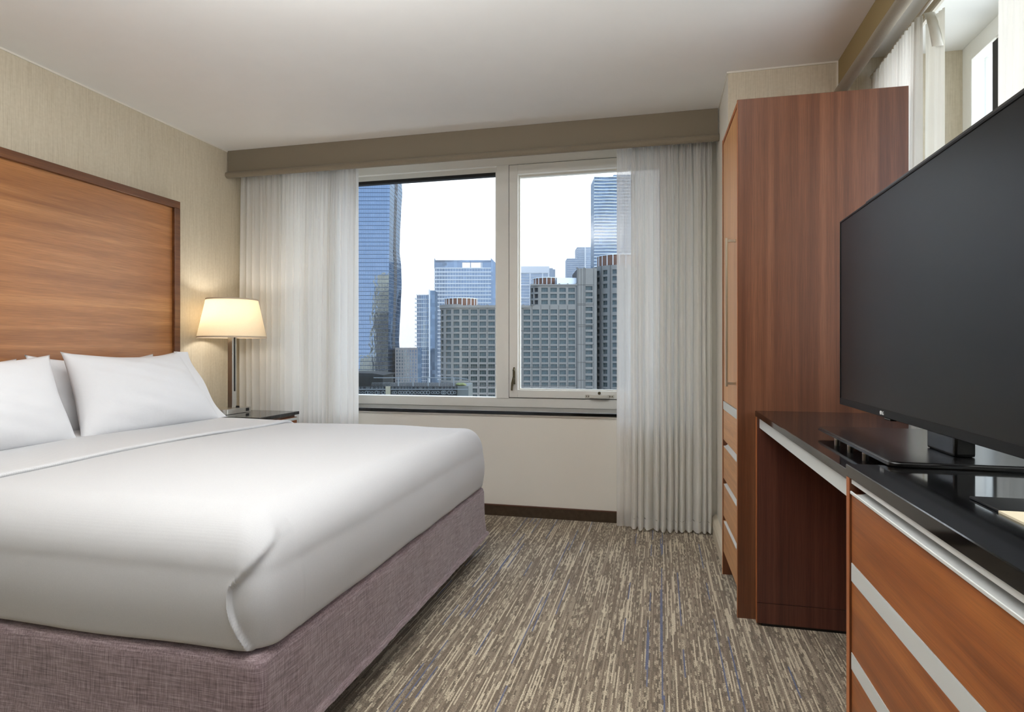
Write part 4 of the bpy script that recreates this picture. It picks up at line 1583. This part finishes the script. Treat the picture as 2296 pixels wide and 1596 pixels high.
for u in (1296, 1303, 1309, 1312, 1331):
    box(bm, px(u, D) - 0.06, px(u, D) + 0.06, D - 0.5, D - 0.4, zb_, zs_)
cobj('shaft_joints', bm, M['precast_dark'], ht, kind='stuff')
bm = bmesh.new()
box(bm, px(1294, D), px(1338, D), D + REC, D + 24, zb_, zs_ - 0.3)
cobj('shaft_core', bm, M['mech_dark'], ht)
for z in rows_s:
    inst(win_wide, 'window', ht, (px(1320.5, D), D + REC - 0.25, z), 0.0)
# right rounded bay, taller
R2 = 60 * K
c2x, c2y = px(1396.5, D), D - 2.0 + R2
zr = pz(594.5, D)
rows_r = [pz(v, D) for v in (609.5, 624.5, 640.5, 663.0, 678.5, 694.5, 712, 728, 742.5, 757.5, 773.0, 788.5, 804.5, 818.5, 833.5, 848.5, 862.5, 876.5, 890.5)]
angR = [math.asin((1396.5 - 1357.2) / 60), math.asin((1396.5 - 1378.0) / 60), math.asin((1396.5 - 1401) / 60)]
angN = math.asin((1396.5 - 1343.6) / 60)
HR = 9.8 * K
bm = bmesh.new()
curved_wall(bm, c2x, c2y, R2, -1.2, math.pi / 2, zb_, zr, [-0.075 - 0.32] + sorted(angR + [angN]), 12.0 * K, rows_r, HR, REC, n=60)
cobj('rounded_bay', bm, M['precast'], ht)
bm = bmesh.new()
for a in sorted(angR) + [1.25]:
    aa = a + 0.165
    for dz in (0,):
        x, y = c2x - (R2 + 0.08) * math.sin(aa), c2y - (R2 + 0.08) * math.cos(aa)
        cyl(bm, (x, y, zb_), (x, y, zr), 0.22, 6)
cobj('bay_ribs', bm, M['precast_dark'], ht, kind='stuff')
bm = bmesh.new()
cyl(bm, (c2x, c2y, zb_), (c2x, c2y, zr - 0.3), R2 - REC, 56)
cobj('bay_core', bm, M['mech_dark'], ht)
for a in angR[:2]:
    for z in rows_r:
        r = R2 - REC + 0.25
        inst(win_pair, 'window', ht, (c2x - r * math.sin(a), c2y - r * math.cos(a), z), -a)
for a in (angN, angR[2], -0.395):
    for z in rows_r:
        r = R2 - REC + 0.25
        inst(win_pair, 'side_window', ht, (c2x - r * math.sin(a), c2y - r * math.cos(a), z), -a)
drum(ht, 1346, 1446, 568.5, 598, D, c2y)

# ---- wavy glass tower, D = 420
D = 420.0
K = D / F_PX
FL = 9.13 * K
gt = building('glass_skyscraper', 'tall blue glass skyscraper with a wavy edge behind the first pane', 760, 900, D)
ztop = pz(330, D)
nfl = int((ztop - GROUND) / FL)
edge_px = [(330, 899.5), (397.6, 900.3), (435, 902), (473, 899.6), (525, 897), (563, 896), (600, 899.6), (638, 900.5), (691, 898.4), (736, 896), (766, 894.7), (792, 897), (849, 898.4), (1000, 899)]


def edge_at(v):
    for (v0, u0), (v1, u1) in zip(edge_px[:-1], edge_px[1:]):
        if v0 <= v <= v1:
            t_ = (v - v0) / (v1 - v0)
            t_ = t_ * t_ * (3 - 2 * t_)
            return u0 + (u1 - u0) * t_
    return edge_px[-1][1] if v > 900 else edge_px[0][1]


def corner_at(v):
    return 874.5 - 4.5 * min(1, max(0, (v - 380) / 420))


SD = 36.0                                  # depth of the visible flank
KB = (D + SD) / F_PX
flo, fli, fri, fro = [], [], [], []
zz = []
for k in range(nfl + 1):
    z = GROUND + (ztop - GROUND) * k / nfl
    v = HZ - (z - CAM_H) / K
    vb = HZ - (z - CAM_H) / KB
    zz.append((px(735, D), px(corner_at(v), D), px(edge_at(vb), D + SD), z))
bm = bmesh.new()
front = [[bm.verts.new((a, D, z)), bm.verts.new((b, D, z))] for a, b, c, z in zz]
for r0, r1 in zip(front[:-1], front[1:]):
    bm.faces.new([r0[0], r0[1], r1[1], r1[0]])
bm.faces.new([front[-1][0], front[-1][1], bm.verts.new((px(735, D), D + SD, ztop))])
bk = [bm.verts.new((px(735, D), D + SD, z)) for a, b, c, z in zz]
for k in range(nfl):
    bm.faces.new([front[k][0], front[k + 1][0], bk[k + 1], bk[k]])
cobj('front_glazing', bm, M['tower_glass'], gt)
bm = bmesh.new()
side = [[bm.verts.new((b, D, z)), bm.verts.new((c, D + SD, z))] for a, b, c, z in zz]
for r0, r1 in zip(side[:-1], side[1:]):
    bm.faces.new([r0[0], r0[1], r1[1], r1[0]])
cobj('flank_glazing', bm, M['tower_side'], gt, smooth=True)
bm = bmesh.new()
for (a, b, c, z) in zz[1:]:
    box(bm, a, b, D - 0.10, D, z - 0.28, z + 0.05)
    v = [bm.verts.new(p) for p in ((b + 0.05, D - 0.1, z - 0.3), (c + 0.08, D + SD, z - 0.3), (c + 0.08, D + SD, z + 0.1), (b + 0.05, D - 0.1, z + 0.1))]
    bm.faces.new(v)
cobj('floor_bands', bm, M['spandrel'], gt, kind='stuff')
bm = bmesh.new()
x = px(735, D)
while x < px(868, D):
    box(bm, x - 0.05, x + 0.05, D - 0.06, D, GROUND, ztop)
    x += 1.22
cobj('mullions', bm, M['spandrel'], gt, kind='stuff')
# one recessed balcony per floor on the flank
bal = None
for k in range(18, nfl - 3):
    a, b, c, z = zz[k]
    f0, f1 = 0.38, 0.60
    p0 = Vector((b + (c - b) * f0, D + SD * f0, z + 0.15))
    p1 = Vector((b + (c - b) * f1, D + SD * f1, z + 0.15))
    if bal is None:
        bm = bmesh.new()
        box(bm, -0.5, 0.5, -0.12, 0.02, 0, FL * 0.80)
        me = bpy.data.meshes.new('balcony')
        bm.to_mesh(me)
        bm.free()
        me.materials.append(M['mech_dark'])
        bal = bpy.data.objects.new('balcony', me)
    d_ = p1 - p0
    inst(bal, 'balcony', gt, (p0 + p1) / 2, math.atan2(d_.y, d_.x), (d_.length, 1, 1))

# beige masonry tower standing out of view: the glass skyscraper mirrors it
bt = thing('masonry_tower', 'beige stepped masonry tower mirrored in the blue glass skyscraper', 'building', MF @ Vector((-140, 150, GROUND)), TH)
DV = 700.0
ym = 2 * D - DV
bm = bmesh.new()
for (u0, u1, v0) in ((806, 900, 800), (833, 896, 700), (838, 890, 655), (843, 880, 615)):
    box(bm, px(u0, DV), px(u1, DV), ym - 40, ym, GROUND, pz(v0, DV))
cobj('masonry', bm, M['beige_stone'], bt)
bm = bmesh.new()
for i in range(11):
    for j in range(52):
        x = px(840 + i * 4.2, DV)
        z = pz(640 + j * 7.0, DV)
        box(bm, x - 0.45, x + 0.45, ym, ym + 0.05, z - 0.7, z + 0.7)
cobj('small_windows', bm, M['mech_dark'], bt, kind='stuff')


# ---- simple framed towers
def slab_tower(name, label, u0, u1, vt, D, glass, band, pitch, bh, depth=25.0, vb=930, cols=None, colw=0.3, side=True, group=None):
    t = building(name, label, u0, u1, D, group=group)
    zt_ = pz(vt, D)
    x0, x1 = px(u0, D), px(u1, D)
    bm = bmesh.new()
    box(bm, x0, x1, D, D + depth, GROUND, zt_)
    cobj('glazing', bm, glass, t)
    bm = bmesh.new()
    z = zt_
    k = D / F_PX
    while z > max(GROUND, pz(vb, D)):
        box(bm, x0 - 0.3, x1 + 0.3, D - 0.6, D + depth, z - bh, z)
        z -= pitch * k
    cobj('floor_bands', bm, band, t, kind='stuff')
    if cols:
        bm = bmesh.new()
        for u in cols:
            box(bm, px(u, D) - colw, px(u, D) + colw, D - 0.7, D, GROUND, zt_)
        cobj('columns', bm, band, t, kind='stuff')
    return t


# pale tower with an open crown
D = 600.0
t = slab_tower('crowned_tower', 'pale blue office tower with an open roof crown beside the mullion', 974.5, 1100.5, 600, D, M['pale_glass'], M['slab_white'], 8.6, 1.0, vb=900,
               cols=[975.5] + [979 + 6.1 * k for k in range(20)], colw=0.12)
bm = bmesh.new()
box(bm, px(974.5, D), px(1100.5, D), D - 0.5, D + 2, pz(588, D), pz(583.5, D))
box(bm, px(974.5, D), px(1034, D), D - 0.5, D + 14, pz(601, D), pz(583.5, D))
box(bm, px(1081, D), px(1100.5, D), D - 0.5, D + 14, pz(601, D), pz(585, D))
for u in (1035, 1055, 1079):
    box(bm, px(u, D) - 0.4, px(u, D) + 0.4, D - 0.5, D + 1, pz(601, D), pz(585, D))
prism([(px(974, D), pz(601, D)), (px(976, D), pz(601, D)), (px(976, D), pz(583, D)), (px(974, D), pz(578.5, D))], 'Y', D - 1, D + 3, bm)
cobj('crown_frame', bm, M['pale_glass'], t)
bm = bmesh.new()
box(bm, px(992, D), px(1002.5, D), D - 0.8, D - 0.4, pz(595, D), pz(589, D))
cobj('louvre', bm, M['grey_glass'], t)
bm = bmesh.new()
prism([(px(1100.5, D), GROUND), (px(1116, D), GROUND), (px(1116, D), pz(594, D)), (px(1101, D), pz(578.5, D)), (px(1100.5, D), pz(580, D))], 'Y', D + 0.5, D + 20, bm)
cobj('side_wing', bm, M['pale_glass'], t)

# narrow balcony tower
D = 500.0
t = slab_tower('balcony_tower', 'narrow pale glass apartment tower with small balconies along one edge', 934.5, 962.5, 660.5, D, M['pale_glass'], M['slab_white'], 9.6, 0.55, vb=880,
               cols=[935 + 4.6 * k for k in range(7)], colw=0.18)
bm = bmesh.new()
box(bm, px(962.5, D), px(976, D), D - 3, D + 15, GROUND, pz(652, D))
cobj('lift_core', bm, M['grey_glass'], t)
bm = bmesh.new()
box(bm, px(962.5, D), px(965.5, D), D - 3.6, D - 3, GROUND, pz(650, D))
cobj('corner_fin', bm, M['slab_white'], t)
bp = None
for k in range(22):
    z = pz(671 + 9.6 * k, D)
    if bp is None:
        bm = bmesh.new()
        box(bm, -1.4, 0, -1.0, 3.0, 0, 1.15)
        me = bpy.data.meshes.new('balcony')
        bm.to_mesh(me)
        bm.free()
        me.materials.append(M['slab_white'])
        bp = bpy.data.objects.new('balcony', me)
    inst(bp, 'balcony', t, (px(934.5, D), D, z))

# low gridded block
D = 430.0
t = building('low_block', 'low grey gridded block between the glass skyscraper and the balcony tower', 897, 933, D)
bm = bmesh.new()
cols_ = [px(890 + 6.0 * k, D) for k in range(8)]
rws = [pz(787 + 7.4 * k, D) for k in range(14)]
grid_wall(bm, px(886, D), px(936, D), D, D + 0.5, GROUND, pz(779.5, D), cols_, rws, 0.95, 1.5)
cobj('stone_grid', bm, M['stone_grey'], t)
bm = bmesh.new()
box(bm, px(886, D), px(936, D), D + 0.5, D + 20, GROUND, pz(780, D))
cobj('glazing', bm, M['grey_glass'], t)

# right-hand background
D = 760.0
t = slab_tower('white_framed_tower', 'pale tower with a broad white frame showing above the hotel roof', 1140, 1231.5, 612, D, M['pale_glass'], M['slab_white'], 6.8, 0.6, vb=800)
bm = bmesh.new()
box(bm, px(1140, D), px(1231.5, D), D - 1.5, D + 12, pz(612, D), pz(597.5, D))
for u in (1188.5, 1216.5, 1230):
    box(bm, px(u, D) - 0.8, px(u, D) + 0.8, D - 1.6, D, GROUND, pz(600, D))
for v in (639, 668):
    box(bm, px(1140, D), px(1231.5, D), D - 1.6, D, pz(v, D) - 0.7, pz(v, D) + 0.7)
cobj('white_frame', bm, M['frame_white'], t)
bm = bmesh.new()
box(bm, px(1231.5, D), px(1245, D), D + 3, D + 12, GROUND, pz(603, D))
box(bm, px(1231.5, D), px(1240, D), D + 3, D + 12, pz(603, D), pz(600.5, D))
cobj('rear_wing', bm, M['grey_glass'], t)

D = 700.0
t = slab_tower('stepped_tower', 'light blue stepped office tower behind the hotel lift shaft', 1294.5, 1336, 554, D, M['pale_glass'], M['slab_white'], 4.3, 0.35, vb=720,
               cols=[1312, 1328], colw=0.7)
bm = bmesh.new()
box(bm, px(1271, D), px(1294.5, D), D - 2, D + 20, GROUND, pz(580, D))
cobj('lower_step', bm, M['pale_glass'], t)
bm = bmesh.new()
for k in range(30):
    z = pz(580 + 4.3 * k, D)
    box(bm, px(1271, D), px(1294.5, D), D - 2.4, D - 2, z - 0.35, z)
cobj('step_bands', bm, M['slab_white'], t, kind='stuff')

D = 520.0
t = building('rippled_tower', 'tall grey-blue apartment tower with rippled balcony edges beside the curtain', 1330, 1425, D)
bm = bmesh.new()
box(bm, px(1333, D), px(1425, D), D, D + 25, GROUND, pz(397, D))
box(bm, px(1376, D), px(1425, D), D + 1, D + 20, pz(397, D), pz(391, D))
cobj('glazing', bm, M['grey_glass'], t)
bm = bmesh.new()
kk = 0
z = pz(396.5, D)
while z > pz(760, D):
    rnd = random.Random(kk)
    n = 24
    p1 = rnd.uniform(0, 6)
    top, bot = [], []
    for i in range(n + 1):
        x = px(1331.5, D) + (px(1425, D) - px(1331.5, D)) * i / n
        y = D - 0.8 - 0.9 * (0.5 + 0.5 * math.sin(i * 0.55 + kk * 0.35 + p1 * 0.3))
        top.append((x, y))
    A = [bm.verts.new((x, y, z)) for x, y in top]
    Bq = [bm.verts.new((x, y, z - 0.55)) for x, y in top]
    C_ = [bm.verts.new((x, D + 0.1, z)) for x, y in top]
    D_ = [bm.verts.new((x, D + 0.1, z - 0.55)) for x, y in top]
    for i in range(n):
        bm.faces.new([Bq[i], Bq[i + 1], A[i + 1], A[i]])
        bm.faces.new([A[i], A[i + 1], C_[i + 1], C_[i]])
        bm.faces.new([D_[i], D_[i + 1], Bq[i + 1], Bq[i]])
    z -= 7.15 * D / F_PX
    kk += 1
cobj('balcony_slabs', bm, M['slab_white'], t, kind='stuff')
bm = bmesh.new()
for k in range(24):
    x = px(1335 + 3.8 * k, D)
    box(bm, x - 0.10, x + 0.10, D - 0.15, D, GROUND, pz(397, D))
cobj('mullions', bm, M['spandrel'], t, kind='stuff')

# ---- roof terrace in the near street, D = 110
D = 110.0
t = building('roof_terrace', 'dark roof terrace with ring-patterned parapet and grey railing below the skyscrapers', 760, 1050, D, cat='terrace')
x0, x1 = px(700, D), px(1025, D)
bm = bmesh.new()
box(bm, x0, x1, D, D + 14, GROUND, pz(866.5, D))
bmesh.ops.recalc_face_normals(bm, faces=bm.faces)
cobj('parapet', bm, M['terrace_dark'], t)
bm = bmesh.new()
box(bm, x1, px(1050, D), D + 0.5, D + 12, GROUND, pz(866, D))
cobj('end_block', bm, M['terrace_block'], t)
bm = bmesh.new()
box(bm, x0, px(1049, D), D - 0.15, D + 0.02, pz(873.5, D), pz(871.7, D))
cobj('ledge', bm, M['rail_grey'], t)
bm = bmesh.new()
box(bm, px(865, D), px(875.5, D), D - 0.2, D + 0.3, pz(900, D), pz(866, D))
cobj('pier', bm, M['terrace_tan'], t)
ring = None
rnd = random.Random(4)
for k in range(30):
    u = 806 + 7.4 * k
    for v in (868.8, 879.5):
        if ring is None:
            bm = bmesh.new()
            n, m = 16, 6
            V = [[bm.verts.new(((0.32 + 0.07 * math.cos(2 * math.pi * j / m)) * math.cos(2 * math.pi * i / n), 0.05 * math.sin(2 * math.pi * j / m), (0.32 + 0.07 * math.cos(2 * math.pi * j / m)) * math.sin(2 * math.pi * i / n))) for j in range(m)] for i in range(n)]
            for i in range(n):
                for j in range(m):
                    bm.faces.new([V[i][j], V[(i + 1) % n][j], V[(i + 1) % n][(j + 1) % m], V[i][(j + 1) % m]])
            me = bpy.data.meshes.new('ring_ornament')
            bm.to_mesh(me)
            bm.free()
            me.materials.append(M['terrace_ring'])
            ring = bpy.data.objects.new('ring_ornament', me)
        s = rnd.uniform(0.55, 0.95) if v > 870 else 0.42
        inst(ring, 'ring_ornament', t, (px(u + rnd.uniform(-2, 2), D), D - 0.03, pz(v + 0.5, D)), 0.0, (s, 1, s))
bm = bmesh.new()
prev = None
for k in range(40):
    u = 836 + 214 * k / 39
    dv = 0.0 if u < 1005 else ((u - 1005) / 45) ** 2 * 4.0
    p = (px(u, D), D + 0.6, pz(847.2 + dv, D))
    if prev:
        cyl(bm, prev, p, 0.075, 6, cap=False)
    prev = p
cobj('top_rail', bm, M['rail_grey'], t)
bm = bmesh.new()
for k in range(64):
    u = 830 + 3.4 * k
    box(bm, px(u, D) - 0.03, px(u, D) + 0.03, D + 1.5, D + 1.56, pz(866, D), pz(859, D))
box(bm, px(830, D), px(1030, D), D + 1.5, D + 1.56, pz(859.4, D), pz(858.6, D))
cobj('inner_railing', bm, M['rail_grey'], t, kind='stuff')
for u in (892, 925, 959, 984, 1017):
    bm = bmesh.new()
    box(bm, px(u, D) - 0.09, px(u, D) + 0.09, D + 0.5, D + 0.68, pz(867, D), pz(847.5, D))
    cobj('post', bm, M['rail_grey'], t)
bm = bmesh.new()
box(bm, x0, px(853, D), D + 2, D + 12, pz(867, D), pz(846, D))
prism([(px(700, D), pz(846, D)), (px(855, D), pz(846, D)), (px(857, D), pz(841.5, D)), (px(832, D), pz(837.5, D)), (px(700, D), pz(835, D))], 'Y', D + 1.2, D + 12, bm)
cobj('canopy', bm, M['terrace_dark'], t)
bm = bmesh.new()
bmesh.ops.create_icosphere(bm, subdivisions=3, radius=1.0, matrix=Matrix.Translation((px(1032, D), D + 1.4, pz(862.5, D))) @ Matrix.Diagonal((1.0, 0.6, 0.30, 1)))
for v_ in bm.verts:
    v_.co += Vector((0, 0, 0.16 * noise.noise(v_.co * 2.2)))
cobj('planting', bm, M['planting'], t, smooth=True)

# ---- haze hanging between the near street and the far towers
bm = bmesh.new()
box(bm, -900, 900, 470, 1500, GROUND + 0.5, 260)
bmesh.ops.transform(bm, matrix=MF, verts=bm.verts)
hz = obj('haze', bm, M['haze'])
tag(hz, 'pale summer haze hanging between the city buildings', 'haze', kind='stuff')
